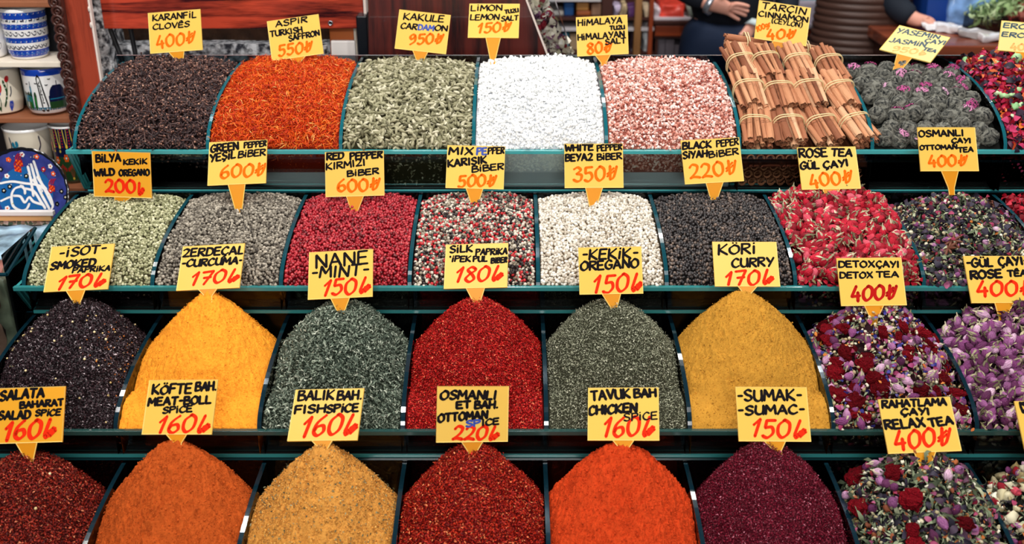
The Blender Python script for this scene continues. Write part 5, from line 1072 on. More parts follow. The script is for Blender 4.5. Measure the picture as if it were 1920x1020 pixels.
# glazed pottery
GLZ = lambda n, *c: mat('glaze_' + n, srgb(*c), rough=.12, spec=.6, coat=.6)
G = {k: GLZ(k, *c) for k, c in dict(white=(240, 238, 236), cobalt=(22, 62, 166), navy=(16, 24, 60), sky=(70, 130, 200), black=(16, 16, 20), red=(178, 24, 30), orange=(240, 96, 26), yellow=(240, 206, 70), green=(36, 120, 44), dkgreen=(34, 66, 36), cream=(226, 216, 196), teal=(30, 120, 150), purple=(74, 52, 120), blue=(30, 96, 160), brown=(120, 70, 44)).items()}
GK = list(G); GI = {k: i for i, k in enumerate(GK)}
def prof_r(prof, z):
    for (r0, z0), (r1, z1) in zip(prof, prof[1:]):
        if z0 <= z <= z1 and z1 > z0: return r0 + (r1 - r0) * (z - z0) / (z1 - z0)
    return prof[-1][0]
def mug(name, px, Yc, zb, zt, prof, base, label, bands=(), deco=None, handle=None, cat='mug'):
    """prof = [(radius fraction, height fraction)], bands = [(z0, z1, glaze)]"""
    H = zt - zb; c = P(px, 100, Yc); c.z = zb; t = tag(empty(name, c), label, cat, 'painted pottery on the shelves')
    zs = sorted({z for _, z in prof} | {z for b in bands for z in b[:2]} | {i / 16 for i in range(17)})
    pr = [(prof_r(prof, z), z * H) for z in zs]; mi = []
    for z0, z1 in zip(zs, zs[1:]):
        zm = (z0 + z1) / 2; mi.append(next((GI[g_] for a, b_, g_ in bands if a <= zm <= b_), GI[base]))
    inn = [(r - .003, z) for r, z in reversed(pr) if z > .06 * H]; full = pr + inn + [(.001, .06 * H)]; mi = mi + [GI['white']] * (len(inn) + 1)
    bm = bmesh.new(); lathe(bm, full, 48, mi); bmobj('body', bm, [G[k] for k in GK], t, True)
    if deco:
        ik = Ink(); a0 = -math.pi / 2
        fn = lambda u, v, k: (lambda r, a: (r * math.cos(a), r * math.sin(a), v * H))(prof_r(prof, min(max(v, 0), 1)) + .0006 + k * 3, a0 + u * 1.0)
        dense = lambda pts: [tuple(np.array(a) * (1 - t) + np.array(b) * t) for a, b in zip(pts, pts[1:]) for t in np.arange(0, 1, .04 / max(.04, abs(a[0] - b[0]) + .2 * abs(a[1] - b[1])))] + [pts[-1]]
        deco(lambda pts, w, g_, sm=True: ik.stroke(crom(pts) if sm and len(pts) > 2 else dense(pts), w, fn, .2, GI[g_]), lambda p, r, g_, ry=None, rot=0: ik.dot(p, r, fn, 12, GI[g_], None, ry, rot))
        ik.build('painted_pattern', [G[k] for k in GK], t)
    if handle:
        bm = bmesh.new(); a = handle; rr = prof_r(prof, .5); d_ = Vector((math.cos(a), math.sin(a), 0)); tube(bm, [d_ * (rr * .96) + Vector((0, 0, H * .8)), d_ * (rr + .018) + Vector((0, 0, H * .82)), d_ * (rr + .028) + Vector((0, 0, H * .55)), d_ * (rr + .016) + Vector((0, 0, H * .28)), d_ * (rr * .9) + Vector((0, 0, H * .25))], .005, 8); bmobj('handle', bm, [G[base]], t, True)
def d_blue(st, dt):
    for v0 in (.89, .66, .36, .12):
        for i in range(13):
            u = -1.5 + i * .25; st([(u, v0 + .03), (u + .05, v0), (u + .10, v0 + .035)], .012, 'sky'); dt((u + .12, v0 + .01), .03, 'white' if v0 in (.89, .36) else 'sky', .008 if v0 in (.89, .36) else .014, .5)
            if v0 in (.66, .12): dt((u + .02, v0 - .015), .018, 'white', .006); dt((u + .05, v0 + .035), .018, 'white', .006)
    for i in range(9):
        u = -1.5 + i * .36; dt((u, .775), .06, 'navy', .016); dt((u + .08, .785), .03, 'navy', .03); dt((u + .2, .77), .05, 'teal', .01, .6)
    for i in range(11):
        u = -1.6 + i * .28; st([(u, .54), (u + .1, .49), (u + .2, .50), (u + .22, .55), (u + .14, .555)], .02, 'navy')
        st([(u, .27), (u + .08, .235), (u + .2, .235), (u + .24, .27)], .02, 'navy'); st([(u + .12, .29), (u + .2, .26), (u + .3, .29)], .016, 'navy')
mug('mug', 56, 2.31, SH['a'], P(56, 11, 2.31).z, [(.030, 0), (.036, .02), (.041, .12), (.043, .3), (.045, .6), (.047, 1)], 'white', 'white mug with cobalt blue bands on the top left shelf', [(.80, .93, 'cobalt'), (.60, .71, 'cobalt'), (.34, .445, 'cobalt'), (.06, .20, 'cobalt')], d_blue, 2.4)
def d_flower(st, dt):
    for (u, v, c, s_) in ((.55, .72, 'red', 1), (.80, .33, 'green', 1), (-.1, .4, 'red', 1), (.1, .8, 'green', 1)):
        for k in range(5):
            a = k * 1.257; dt((u + .13 * math.cos(a), v + .07 * math.sin(a)), .11, c, .05, a)
        dt((u, v), .04, 'red' if c == 'green' else 'white', .022)
        st([(u - .3, v - .15), (u, v - .2), (u + .3, v - .12), (u + .34, v - .02), (u + .24, v - .02)], .012, 'black')
mug('mug', -24, 2.313, SH['a'], P(-24, 14, 2.31).z, [(.032, 0), (.040, .03), (.047, .25), (.046, .6), (.044, 1)], 'white', 'white mug with red and green painted flowers, cut by the left edge', [], d_flower)
def d_scene(st, dt):
    st([(-1.3, .17), (0, .17), (1.3, .17)], .06, 'teal'); st([(-1.3, .11), (0, .11), (1.3, .11)], .05, 'white')
    for i in range(24): st([(-1.3 + i * .11, .14), (-1.3 + i * .11, .19)], .03, 'navy')
    for u, h_ in ((-.95, .78), (-.35, .74), (-1.25, .6)): st([(u, .2), (u, h_ - .1)], .07, 'teal', False); st([(u, h_ - .12), (u, h_)], .03, 'navy', False)
    dt((-.65, .44), .18, 'navy', .07); st([(-.9, .38), (-.4, .38)], .14, 'teal', False)
    for u in (-.8, -.55, -.42, -.2, -1.1): st([(u, .2), (u + .04, .48)], .12, 'dkgreen', False); st([(u + .05, .2), (u + .02, .4)], .06, 'green', False)
    st([(.10, .22), (.03, .82)], .05, 'black', False); st([(.36, .22), (.16, .82)], .05, 'black', False); st([(.03, .82), (.09, .88), (.16, .82)], .05, 'black', False); st([(.22, .25), (.10, .8)], .10, 'white', False)
    for i in range(8): dt((.19 - i * .012, .3 + i * .06), .05, 'black', .018, i)
    for i in range(12): st([(.46, .19 + i * .021), (1.25, .19 + i * .021)], .05, 'dkgreen' if i < 7 else 'navy', False)
    for i in range(9): q_ = .36 * math.sqrt(1 - (i / 9.5) ** 2); st([(.86 - q_, .44 + i * .024), (.86 + q_, .44 + i * .024)], .05, 'navy', False)
    st([(.86, .64), (.86, .74)], .03, 'navy', False); st([(.5, .37), (1.2, .37)], .02, 'teal', False)
    for (u, v) in ((-.1, .72), (.5, .8), (-.6, .7), (.35, .68)): st([(u, v), (u + .06, v - .01), (u + .12, v)], .02, 'black')
    dt((.1, .13), .07, 'black', .03); dt((.3, .13), .07, 'black', .03)
mug('mug', 76, 2.31, SH['b'], P(76, 122, 2.31).z, [(.030, 0), (.038, .04), (.0445, .16), (.046, .5), (.047, 1)], 'white', 'mug painted with an obelisk, domes and minarets under a blue sky', [(.86, 1, 'cobalt'), (0, .06, 'brown')], d_scene)
def d_tulip(st, dt):
    for u in (.35, -.5):
        dt((u, .62), .20, 'red', .15, .2); 
        for k in (-.1, 0, .1): st([(u + k, .74), (u + k * .8, .64), (u + k * .5, .52)], .02, 'white')
        dt((u, .50), .12, 'cobalt', .05); st([(u + .02, .46), (u + .06, .3), (u, .1)], .03, 'dkgreen'); st([(u + .3, .76), (u + .38, .5), (u + .22, .22)], .07, 'dkgreen'); st([(u - .3, .4), (u - .15, .3), (u, .14)], .07, 'dkgreen')
        for k in range(5): dt((u + .33 + .02 * (k % 2), .7 - k * .09), .02, 'white', .012)
        for k in range(3): st([(u + .46 + .05 * k, .30), (u + .44 + .07 * k, .20), (u + .5, .10)], .05, 'cobalt')
        dt((u + .48, .80), .11, 'red', .07, .3); st([(u + .48, .74), (u + .44, .60), (u + .40, .48)], .025, 'dkgreen'); st([(u - .16, .90), (u - .06, .82), (u + .08, .86)], .03, 'navy'); st([(u + .60, .62), (u + .58, .50), (u + .50, .42)], .04, 'navy')
mug('mug', -14, 2.315, SH['b'], P(-14, 126, 2.31).z, [(.034, 0), (.042, .05), (.047, .3), (.046, .7), (.046, 1)], 'cream', 'cream mug with a red tulip at the left edge', [(0, .05, 'brown')], d_tulip)
def d_cup(st, dt):
    for u in (-.2,): 
        for a, b_ in ((-.1, .72), (.08, .74), (0, .64)): dt((u + a, b_), .08, 'teal', .06)
    for u in (.55, -.75): dt((u, .36), .22, 'red', .17); st([(u, .48), (u, .3)], .03, 'brown'); st([(u - .1, .48), (u - .08, .3)], .02, 'cream'); st([(u + .1, .48), (u + .1, .3)], .02, 'cream'); dt((u, .18), .10, 'teal', .05); st([(u - .3, .55), (u - .32, .3), (u - .2, .1)], .10, 'dkgreen'); st([(u + .25, .6), (u + .34, .7), (u + .3, .85)], .05, 'navy')
    for i in range(7): st([(-.6 + i * .2, .5), (-.55 + i * .2, .55), (-.5 + i * .2, .48)], .015, 'black')
mug('cup', 24, 2.312, P(24, 330, 2.31).z, P(24, 234, 2.31).z, [(.030, 0), (.040, .15), (.048, .55), (.050, .93), (.052, 1)], 'cream', 'cream cup with tulips behind the blue plate', [(.95, 1, 'white')], d_cup, None, 'cup')
def d_dots(st, dt):
    for i in range(7):
        u = -1.2 + i * .4
        for k in range(7): dt((u, .96 - k * .05), .035, 'red', .014)
        st([(u + .12, .95), (u + .16, .75), (u + .22, .66)], .03, 'yellow'); dt((u + .22, .66), .06, 'yellow', .035); st([(u + .3, .95), (u + .28, .75), (u + .22, .66)], .02, 'yellow'); dt((u + .2, .58), .05, 'yellow', .025)
    for u, v in ((-.5, .42), (.1, .46), (.62, .5), (1.0, .42)):
        for k in range(6): dt((u + .11 * math.cos(k * 1.05), v + .05 * math.sin(k * 1.05)), .05, 'orange', .022)
        dt((u, v), .04, 'white', .02)
    for u in (.35, -.2, .9):
        for k in range(5): st([(u, .08), (u + (k - 2) * .09, .3)], .02, 'brown', False); dt((u + (k - 2) * .10, .32 - abs(k - 2) * .03), .04, 'red', .035)
        dt((u, .1), .05, 'yellow', .022)
    st([(-.9, .7), (-.85, .6)], .1, 'orange', False)
mug('cup', 101, 2.30, P(97, 336, 2.30).z, P(97, 230, 2.30).z, [(.032, 0), (.036, .06), (.036, .5), (.037, .9), (.0385, 1)], 'navy', 'dark blue cup with red and yellow dots beside the carved trim', [(.97, 1, 'white'), (0, .48, 'dkgreen')], d_dots, None, 'cup')
bm = bmesh.new(); zz_ = P(50, 336, 2.30).z; box(bm, Vector((-1.62, 2.24, zz_ - .012)) - O, Vector((xb - .004, 2.365, zz_)) - O, 0, .002); bmobj('shelf', bm, M_SHELF, t)
# scalloped plate with calligraphic strokes
pc = P(46, 364, 2.03); dpl = depth(pc); mpp = dpl / F; Rp = 86 * mpp
rotp = Matrix(((1, 0, 0), (0, math.sin(.35), -math.cos(.35)), (0, math.cos(.35), math.sin(.35))))
t = tag(empty('plate', pc, rotp), 'scalloped blue plate with white calligraphy strokes and flowers', 'plate', 'painted pottery on the shelves')
bm = bmesh.new(); n = 120; rings = []
for fr, z_ in ((.01, -.006), (.45, -.006), (.6, -.004), (.93, .006), (1.0, .009), (1.0, .006), (.6, -.010), (.01, -.012)):
    rings.append([bm.verts.new((Rp * fr * (1 + (.018 * abs(math.sin(a * 13)) if fr > .9 else 0)) * math.cos(a), Rp * fr * (1 + (.018 * abs(math.sin(a * 13)) if fr > .9 else 0)) * math.sin(a), z_)) for a in [2 * math.pi * i / n for i in range(n)]])
for k in range(len(rings) - 1):
    for i in range(n):
        f = bm.faces.new((rings[k][i], rings[k][(i + 1) % n], rings[k + 1][(i + 1) % n], rings[k + 1][i])); f.smooth = True; f.material_index = 0 if k < 2 else (1 if k == 2 else 2)
bmobj('dish', bm, [G['blue'], mat('glaze_plate_border', srgb(52, 60, 130), rough=.15, coat=.5, vary=(40, .4)), G['black']], t, True)
bm = bmesh.new(); a_ = rotp.transposed() @ Vector((0, 0, 1)); bot = Vector((0, -Rp * .93, -.012)); zc_ = P(-40, 480.3, 1.97).z; drop_ = (pc + rotp @ bot).z - zc_
tube(bm, [bot - a_ * (drop_ - .0005), bot + a_ * .004], .012, 10); bmobj('foot', bm, M_DARK, t)
ik = Ink()
def pz(x, y, k):
    r = math.hypot(x, y) / Rp; z_ = -.006 if r < .45 else (-.006 + .002 * (r - .45) / .15 if r < .6 else -.004 + .010 * (r - .6) / .33); return (x, y, z_ + .0007 + k * 4)
px2 = lambda x, y: ((x / 7.285 - 46) * mpp, -((260 + y / 7.285) - 364) * mpp)
def stp(pts, w, g_): ik.stroke(crom([px2(*p) for p in pts]), w * mpp / 7.285, pz, .2, GI[g_])
for pts in ([(380, 380), (410, 560), (440, 780)], [(430, 350), (470, 560), (550, 760), (660, 960)], [(475, 310), (520, 520), (600, 700), (700, 900)], [(0, 610), (150, 585), (330, 610), (520, 640), (640, 740), (710, 900), (690, 970)], [(300, 650), (190, 680), (140, 780), (160, 920), (260, 980), (340, 960), (380, 890)], [(170, 780), (260, 790), (320, 870), (380, 800), (440, 860), (560, 900)], [(0, 850), (60, 820), (110, 800)], [(270, 640), (320, 690), (325, 750)], [(330, 680), (450, 720), (540, 860), (600, 950)], [(440, 560), (500, 640), (560, 720)], [(500, 520), (560, 620), (620, 690)]): stp(pts, 30, 'white')
for (x, y) in ((240, 380), (700, 640), (270, 300)):
    for k in range(3):
        for l in range(4): ik.dot(px2(x + l * 22 - 30, y + k * 26 + l * 6), 15 * mpp / 7.285, pz, 8, GI['red' if (k + l) % 2 else 'orange'])
    for k in range(3): stp([(x - 40 + k * 30, y - 20), (x - 20 + k * 30, y - 60), (x + 10 + k * 30, y - 90)], 14, 'red')
for (x, y) in ((140, 290), (600, 420), (330, 220), (530, 250), (710, 380), (740, 480), (90, 510), (350, 510), (40, 710), (120, 655), (780, 890), (680, 710), (850, 720), (80, 950), (910, 800), (20, 420)):
    c1, c2 = R.choice([('orange', 'white'), ('red', 'white'), ('black', 'cream'), ('white', 'orange')])
    for k in range(5): ik.dot((px2(x, y)[0] + 20 * mpp / 7.285 * math.cos(k * 1.257), px2(x, y)[1] + 20 * mpp / 7.285 * math.sin(k * 1.257)), 16 * mpp / 7.285, pz, 8, GI[c1])
    ik.dot(px2(x, y), 13 * mpp / 7.285, pz, 8, GI[c2])
for i in range(50):
    a = R.uniform(0, 6.28); r_ = R.uniform(.3, .9) * Rp; ik.dot((r_ * math.cos(a), r_ * math.sin(a)), R.uniform(.0008, .0016), pz, 6, GI[R.choice(['sky', 'white', 'green', 'yellow'])], None, .0008, a)
ik.build('painted_pattern', [G[k] for k in GK], t)
# inlaid boxes, bag and bin at the left edge
M_WHT = mat('white_lacquer', srgb(244, 238, 234), rough=.3); M_TAN = mat('tan_wood', srgb(222, 180, 120), rough=.5); M_REDL = mat('red_lacquer', srgb(216, 34, 20), rough=.25, coat=.4)
M_MOSA = ramp_mat('mosaic', [(0, (90, 20, 30)), (.5, (180, 60, 70)), (1, (120, 110, 110))]); 
def mosaic(name, a, b, c, sc):
    m = bpy.data.materials.new(name); N, L = nodes(m); tc = N.new('ShaderNodeTexCoord'); v = N.new('ShaderNodeTexVoronoi'); v.inputs['Scale'].default_value = sc; r = N.new('ShaderNodeValToRGB'); r.color_ramp.elements.new(.5)
    for e, q, p_ in zip(r.color_ramp.elements, (a, b, c), (.2, .5, .8)): e.color = srgb(*q); e.position = p_
    L.new(tc.outputs['Object'], v.inputs['Vector']); L.new(v.outputs['Color'], r.inputs['Fac']); L.new(r.outputs[0], N['Principled BSDF'].inputs['Base Color']); N['Principled BSDF'].inputs['Roughness'].default_value = .35; return m
M_MOS1 = mosaic('floral_inlay', (196, 186, 176), (150, 130, 110), (70, 100, 80), 180); M_MOS2 = mosaic('red_inlay', (96, 14, 24), (150, 36, 48), (92, 92, 100), 150)
t = tag(empty('inlaid_panel', P(-40, 428, 1.98)), 'white topped inlaid panel standing in front of the blue plate', 'panel', 'inlaid panels at the left edge')
pbox('lid', -200, 397, 99, 405, 1.98, .012, M_WHT, t, .001); pbox('rim', -200, 405.3, 96, 414, 1.982, .010, M_TAN, t); pbox('inlay_band', -200, 414.3, 92, 422, 1.984, .008, M_MOS1, t); pbox('base', -200, 422.3, 88, 429.6, 1.983, .009, M_DARK, t)
t = tag(empty('inlaid_panel', P(-40, 478, 1.97)), 'black inlaid panel with red upper edge and brass corner at the left', 'panel', 'inlaid panels at the left edge')
pbox('lid', -200, 430, 80, 437.5, 1.962, .016, M_REDL, t, .001); pbox('frame', -200, 438, 70, 447, 1.966, .012, M_DARK, t); pbox('inlay_panel', -200, 447.3, 52, 480, 1.968, .008, M_MOS2, t); pbox('frame', 52.2, 447.3, 66, 480, 1.967, .010, M_DARK, t)
bm = bmesh.new(); a = [P(x, y, 1.961) - t.location for x, y in ((47, 440), (75, 432), (77, 437), (62, 443), (64, 455), (57, 458), (55, 446))]; prism(bm, a, (0, -.003, 0)); bmobj('corner_bracket', bm, mat('brass', srgb(220, 196, 150), rough=.3, metal=.8), t)
bm = bmesh.new(); zc = P(-40, 480.3, 1.97).z; box(bm, (-1.7, 1.90, 0), (P(68, 470, 1.97).x, 2.06, zc - .0005)); tag(bmobj('side_counter', bm, M_BLACK), 'dark side counter under the inlaid panels at the left edge', 'counter')
M_FILM = clear_mat('plastic_film', (.95, .97, .98), 1.0, 1.4, .08)
def crumple_bag(name, lo, hi, seed, m):
    bm = bmesh.new(); bmesh.ops.create_cube(bm, size=1); bmesh.ops.subdivide_edges(bm, edges=bm.edges[:], cuts=9, use_grid_fill=True)
    lo, hi = Vector(lo), Vector(hi); c = (lo + hi) / 2; s_ = hi - lo
    for v in bm.verts:
        q = v.co.copy(); l = q.length; q = q * (.75 + .25 * .5 / max(abs(q.x), abs(q.y), abs(q.z), .01) * .0 + .25 * (.55 / max(l, .01)) ** .7); w_ = Vector((q.x * s_.x, q.y * s_.y, q.z * s_.z))
        v.co = w_ + .010 * Vector((_no.noise(w_ * 28 + Vector((seed, 0, 0))), _no.noise(w_ * 31 + Vector((0, seed, 0))), _no.noise(w_ * 26 + Vector((0, 0, seed)))))
    o = bmobj(name, bm, m, None, True); o.location = c; return o
M_BAGW = mat('bluish_plastic', srgb(150, 178, 196), rough=.18, spec=.7, vary=(24, .8)); M_PINK = mat('pinkish_packet', srgb(150, 96, 84), rough=.4, vary=(25, .5)); M_STRIPE = mat('striped_packet', srgb(120, 108, 92), rough=.4, vary=(40, .5))
a = P(-60, 575, 1.66); b = P(46, 482, 1.66)
o = crumple_bag('plastic_bag', (a.x, 1.64, a.z), (b.x, 1.82, b.z), 3, M_BAGW); tag(o, 'crumpled bluish plastic bag left of the wild oregano', 'bag')
M_BIN = clear_mat('bin_glass', (.80, .90, .88))
t = tag(empty('clear_bin', P(-30, 700, 1.50)), 'clear bin of packets at the left edge below the plastic bag', 'bin'); O = t.location
bm = bmesh.new(); x1 = P(34, 560, 1.52).x; z1 = P(20, 505, 1.52).z; z0 = P(20, 690, 1.52).z
box(bm, Vector((x1 - .30, 1.50, z0)) - O, Vector((x1, 1.505, z1)) - O); box(bm, Vector((x1 - .005, 1.505, z0)) - O, Vector((x1, 1.62, z1 + .03)) - O); bmobj('pane', bm, M_BIN, t)
bm = bmesh.new(); tube(bm, [Vector((x1, 1.50, z1)) - O, Vector((x1, 1.62, z1 + .03)) - O], .003, 8); tube(bm, [Vector((x1 - .3, 1.50, z1)) - O, Vector((x1, 1.50, z1)) - O], .003, 8); bmobj('rim', bm, M_EDGE, t)
for i, m_ in enumerate((M_STRIPE, M_PINK, M_STRIPE, M_PINK)):
    xx = x1 - .010 - i * .022; o = crumple_bag('food_packet', (xx - .020, 1.512, z0 + .004), (xx, 1.60, z1 - .01), 10 + i, m_); tag(o, ['brownish packet standing at the right of the clear bin', 'reddish packet second from the right in the clear bin', 'brownish packet third from the right in the clear bin', 'reddish packet at the far left of the clear bin'][i], 'packet', 'packets in the clear bin')
bm = bmesh.new(); box(bm, (-1.7, 1.10, 0), (-1.005, 1.895, z0 - .001)); tag(bmobj('side_stand', bm, M_BLACK), 'black stand under the clear bin at the left edge', 'stand')
# wall box below the red board
c = P(643, 80, 2.33); t = tag(empty('wall_box', c), 'orange wall box with a white cover below the end of the red board', 'wall box')
pbox('body', 619, 40, 664, 125, 2.335, .06, mat('orange_plastic', srgb(196, 104, 44), rough=.5), t, .002); pbox('cover', 621, 76, 667, 125, 2.322, .012, mat('white_plastic', srgb(226, 220, 216), rough=.35), t, .004)
pbox('side_frame', 664.5, 40, 669, 125, 2.33, .06, M_CREAM, t)
o = pbox('black_cabinet', 670, 30, 690, 140, 2.27, .08, mat('black_lacquer', srgb(12, 16, 22), rough=.25), None, .003, 0); tag(o, 'narrow black cabinet between the wall box and dark panel', 'cabinet')
# dark wood side panel with slanted edge
c = P(840, 60, 2.26); t = tag(empty('wood_partition', c), 'dark red brown wood panel with a slanted right edge', 'panel')
bm = bmesh.new(); pts = [P(x, y, 2.26) - c for x, y in ((691, -90), (951, -90), (1058, 190), (691, 190))]; prism(bm, pts, (0, .02, 0)); bmobj('board', bm, M_PANEL, t)
bm = bmesh.new(); pts = [P(x, y, 2.258) - c for x, y in ((951, -90), (954, -90), (1061, 190), (1058, 190))]; prism(bm, pts, (0, .024, 0)); bmobj('edge_strip', bm, M_PALE, t)
# potpourri bag leaning along the slope
t = tag(empty('potpourri_bag', P(1020, 60, 2.40)), 'clear bag of dried flowers sloping behind the dark panel', 'bag'); O = t.location
p = Pile(); n = 420; s_ = rng.random(n); w_ = rng.random(n); pos = np.zeros((n, 3))
for i in range(n):
    q = P(985 + 75 * s_[i] + (w_[i]) * 46 - 18, -15 + 145 * s_[i], 2.36 + .10 * rng.random()); pos[i] = q
k = rng.choice(5, n, p=[.10, .16, .50, .13, .11])
for j, (tm, sz, mi) in enumerate(((T_PETAL[0], .018, 0), (T_BLOB[1], .016, 1), (T_PETAL[2], .022, 2), (BUDT[0], .017, 0), (T_BLOB[0], .014, 3))):
    i = k == j; p.add(tm, pos[i], rand_rot(int(i.sum())), rng.uniform(.7, 1.3, int(i.sum())) * sz, mi)
o = p.build('filling', [MATS['purple_rose_petal'], MATS['chamomile'], ramp_mat('pale_petal', [(0, (220, 206, 180)), (1, (246, 240, 226))], .6), ramp_mat('crimson_bit', [(0, (120, 10, 30)), (1, (190, 30, 60))], .6)], t, O); o.location = (0, 0, 0); o['kind'] = 'stuff'
bm = bmesh.new(); pts = [P(x, y, 2.335) - O for x, y in ((978, -30), (1030, -30), (1082, 130), (1046, 130))]; prism(bm, pts, (0, .14, 0)); bmobj('film', bm, M_FILM, t)

# ------------------------------------------------------------------ the aisle behind: shelves, table, counter
M_OAK = wood_mat('oak', srgb(150, 100, 54), srgb(196, 146, 90), 'Z', 8, .5, 0); M_ORW = mat('orange_wood', srgb(164, 70, 34), rough=.4, vary=(8, .2)); M_DKW = mat('dark_brown_wood', srgb(70, 34, 26), rough=.5); M_GREY = mat('grey_carton', srgb(150, 140, 150), rough=.6)
t = tag(empty('goods_rack', P(1130, 100, 4.5)), 'wooden goods rack behind the Himalayan salt sign', 'rack'); O = t.location
for nm, x0, x1, m_ in (('oak_post', 1190, 1203, M_OAK), ('orange_post', 1217, 1225, M_ORW), ('dark_post', 1128, 1148, M_DKW)): pbox(nm, x0, -120, x1, 200, 4.42, .05, m_, t, .003, 0)
LV = {}
for nm, py in (('upper', 33), ('mid', 52), ('low', 98)): pbox('shelf', 1000, py, 1226, py + (5 if nm != 'mid' else 6), 4.44, .40, mat('pale_shelf', srgb(214, 208, 212), rough=.5) if nm == 'mid' else M_DKW, t); 
pbox('shelf', 1000, -6, 1127, 3, 4.44, .40, mat('pale_shelf', srgb(214, 208, 212), rough=.5), t)
pbox('back_board', 1000, -200, 1226, 300, 4.86, .02, M_DKW, t, 0, 0)
def good(name, x0, y0, x1, y1, Y, dep, c, label, cat, bevel=.006, group='goods on the rack behind'): return tag(pbox(name, x0, y0, x1, y1, Y, dep, mat('c_%d_%d_%d' % c, srgb(*c), rough=.5, vary=(12, .15)), None, bevel), label, cat, group)
good('carton', 1036, 20, 1057, 33, 4.50, .12, (222, 214, 206), 'white cartons at the left of the rack behind', 'box'); good('carton', 1058, 4, 1076, 33, 4.50, .10, (30, 96, 170), 'tall blue carton on the rack behind', 'box'); good('carton', 1081, 5, 1104, 20, 4.50, .12, (226, 160, 84), 'sandy orange box on top of a pair on the rack behind', 'box'); good('carton', 1081, 20.3, 1108, 33, 4.50, .12, (206, 110, 50), 'orange box beneath the sandy orange one on the rack behind', 'box'); good('carton', 1109, 8, 1127, 33, 4.50, .12, (196, 150, 120), 'light brown carton beside the dark rack post', 'box')
good('carton', 1040, 60, 1054, 98, 4.50, .10, (120, 80, 60), 'brown carton low on the rack behind', 'box'); good('carton', 1055, 62, 1067, 98, 4.50, .10, (50, 150, 180), 'teal carton low on the rack behind', 'box'); good('carton', 1068, 64, 1084, 98, 4.50, .10, (214, 180, 140), 'beige carton low on the rack behind', 'box')
M_COL = [(206, 196, 210), (214, 190, 150), (96, 60, 110), (220, 200, 170), (60, 44, 60)]
for i, (x0, y0, x1, y1, c_, lb) in enumerate(((1150, 6, 1161, 33, (200, 186, 214), 'lilac pouch right of the dark rack post'), (1163, 4, 1176, 33, (216, 192, 150), 'beige pouch hanging between the rack posts'), (1177, 10, 1190, 33, (104, 64, 120), 'purple pouch left of the oak post'), (1204, 6, 1216, 33, (222, 200, 168), 'cream pouch between oak and orange posts'), (1178, 56, 1190, 98, (50, 34, 46), 'dark pouch low beside the oak post'), (1204, 58, 1216, 98, (214, 222, 226), 'white pouch low between oak and orange posts'))):
    a = P(x0, y1, 4.5); b = P(x1, y0, 4.5); o = crumple_bag('pouch', (a.x, 4.46, a.z), (b.x, 4.56, b.z), 20 + i, mat('c_%d_%d_%d' % c_, srgb(*c_), rough=.35, vary=(25, .4))); tag(o, lb, 'pouch', 'pouches on the rack')
# chest with a red cloth pile
t = tag(empty('drawer_chest', P(1260, 100, 4.5)), 'small wooden chest with a drawer left of the man in navy', 'chest'); pbox('top', 1227, 40, 1300, 45, 4.48, .34, M_DKW, t); pbox('drawer', 1228, 48, 1296, 68, 4.50, .30, M_ORW, t, .004); pbox('body', 1227, 45.2, 1298, 72, 4.51, .30, M_DKW, t); 
for x in (1227, 1293): pbox('leg', x, 72, x + 5, 160, 4.51, .05, M_DKW, t, 0, 0)
for i, (x0, x1, y0, lb) in enumerate(((1230, 1246, 72, 'grey carton under the chest at left'), (1246.5, 1263, 74, 'grey carton under the middle of the chest'), (1263.5, 1290, 84, 'low grey carton under the chest at right'))): tag(pbox('carton', x0, y0, x1, 140, 4.56, .25, M_GREY, None, .004, 0), lb, 'box', 'cartons under the chest')
tag(pbox('tray', 1226, 33, 1297, 39.8, 4.50, .30, mat('white_tray', srgb(216, 206, 214), rough=.4), None, .006), 'white tray on the wooden chest', 'tray')
a = P(1236, 32.6, 4.55); b = P(1284, 6, 4.55); o = crumple_bag('red_parcel', (a.x, 4.52, a.z), (b.x, 4.74, b.z), 31, mat('red_wrap', srgb(236, 74, 58), rough=.35, vary=(25, .25))); tag(o, 'red wrapped parcel on the white tray behind', 'parcel')
for x0, x1, c_, lb in ((1224, 1236, (226, 214, 224), 'pale parcel left of the red parcel'), (1286, 1300, (150, 160, 150), 'mottled parcel right of the red parcel')):
    a = P(x0, 32.6, 4.55); b = P(x1, 12, 4.55); o = crumple_bag('parcel', (a.x, 4.52, a.z), (b.x, 4.7, b.z), x0, mat('c_%d_%d_%d' % c_, srgb(*c_), rough=.4, vary=(30, .4))); tag(o, lb, 'parcel')
# white box on an orange wooden table right of the cinnamon sign
t = tag(empty('side_table', P(1510, 100, 4.4)), 'orange wood table carrying a white box behind the cinnamon sign', 'table'); pbox('table_top', 1460, 46, 1549, 54, 4.38, .5, mat('pale_lilac_board', srgb(216, 208, 220), rough=.4), t, .004); pbox('apron', 1462, 54.2, 1546, 68, 4.40, .40, M_ORW, t)
for x in (1470, 1528): pbox('leg', x, 68.2, x + 8, 200, 4.40, .06, M_ORW, t, 0, 0)
tag(pbox('white_box', 1466, 3, 1541, 45.7, 4.42, .35, mat('lilac_white', srgb(206, 196, 214), rough=.5), None, .01), 'white box on the orange wood table', 'box'); tag(pbox('teal_tray', 1476, -7, 1536, 2.6, 4.46, .25, mat('teal_plastic', srgb(60, 170, 180), rough=.4), None, .006), 'teal tray on top of the white box', 'tray')
tag(pbox('blue_crate', 1551, -10, 1568, 100, 4.9, .2, mat('dark_blue', srgb(24, 44, 92), rough=.5), None, .01, 0), 'dark blue stack of crates behind the man in the brown vest', 'crate')
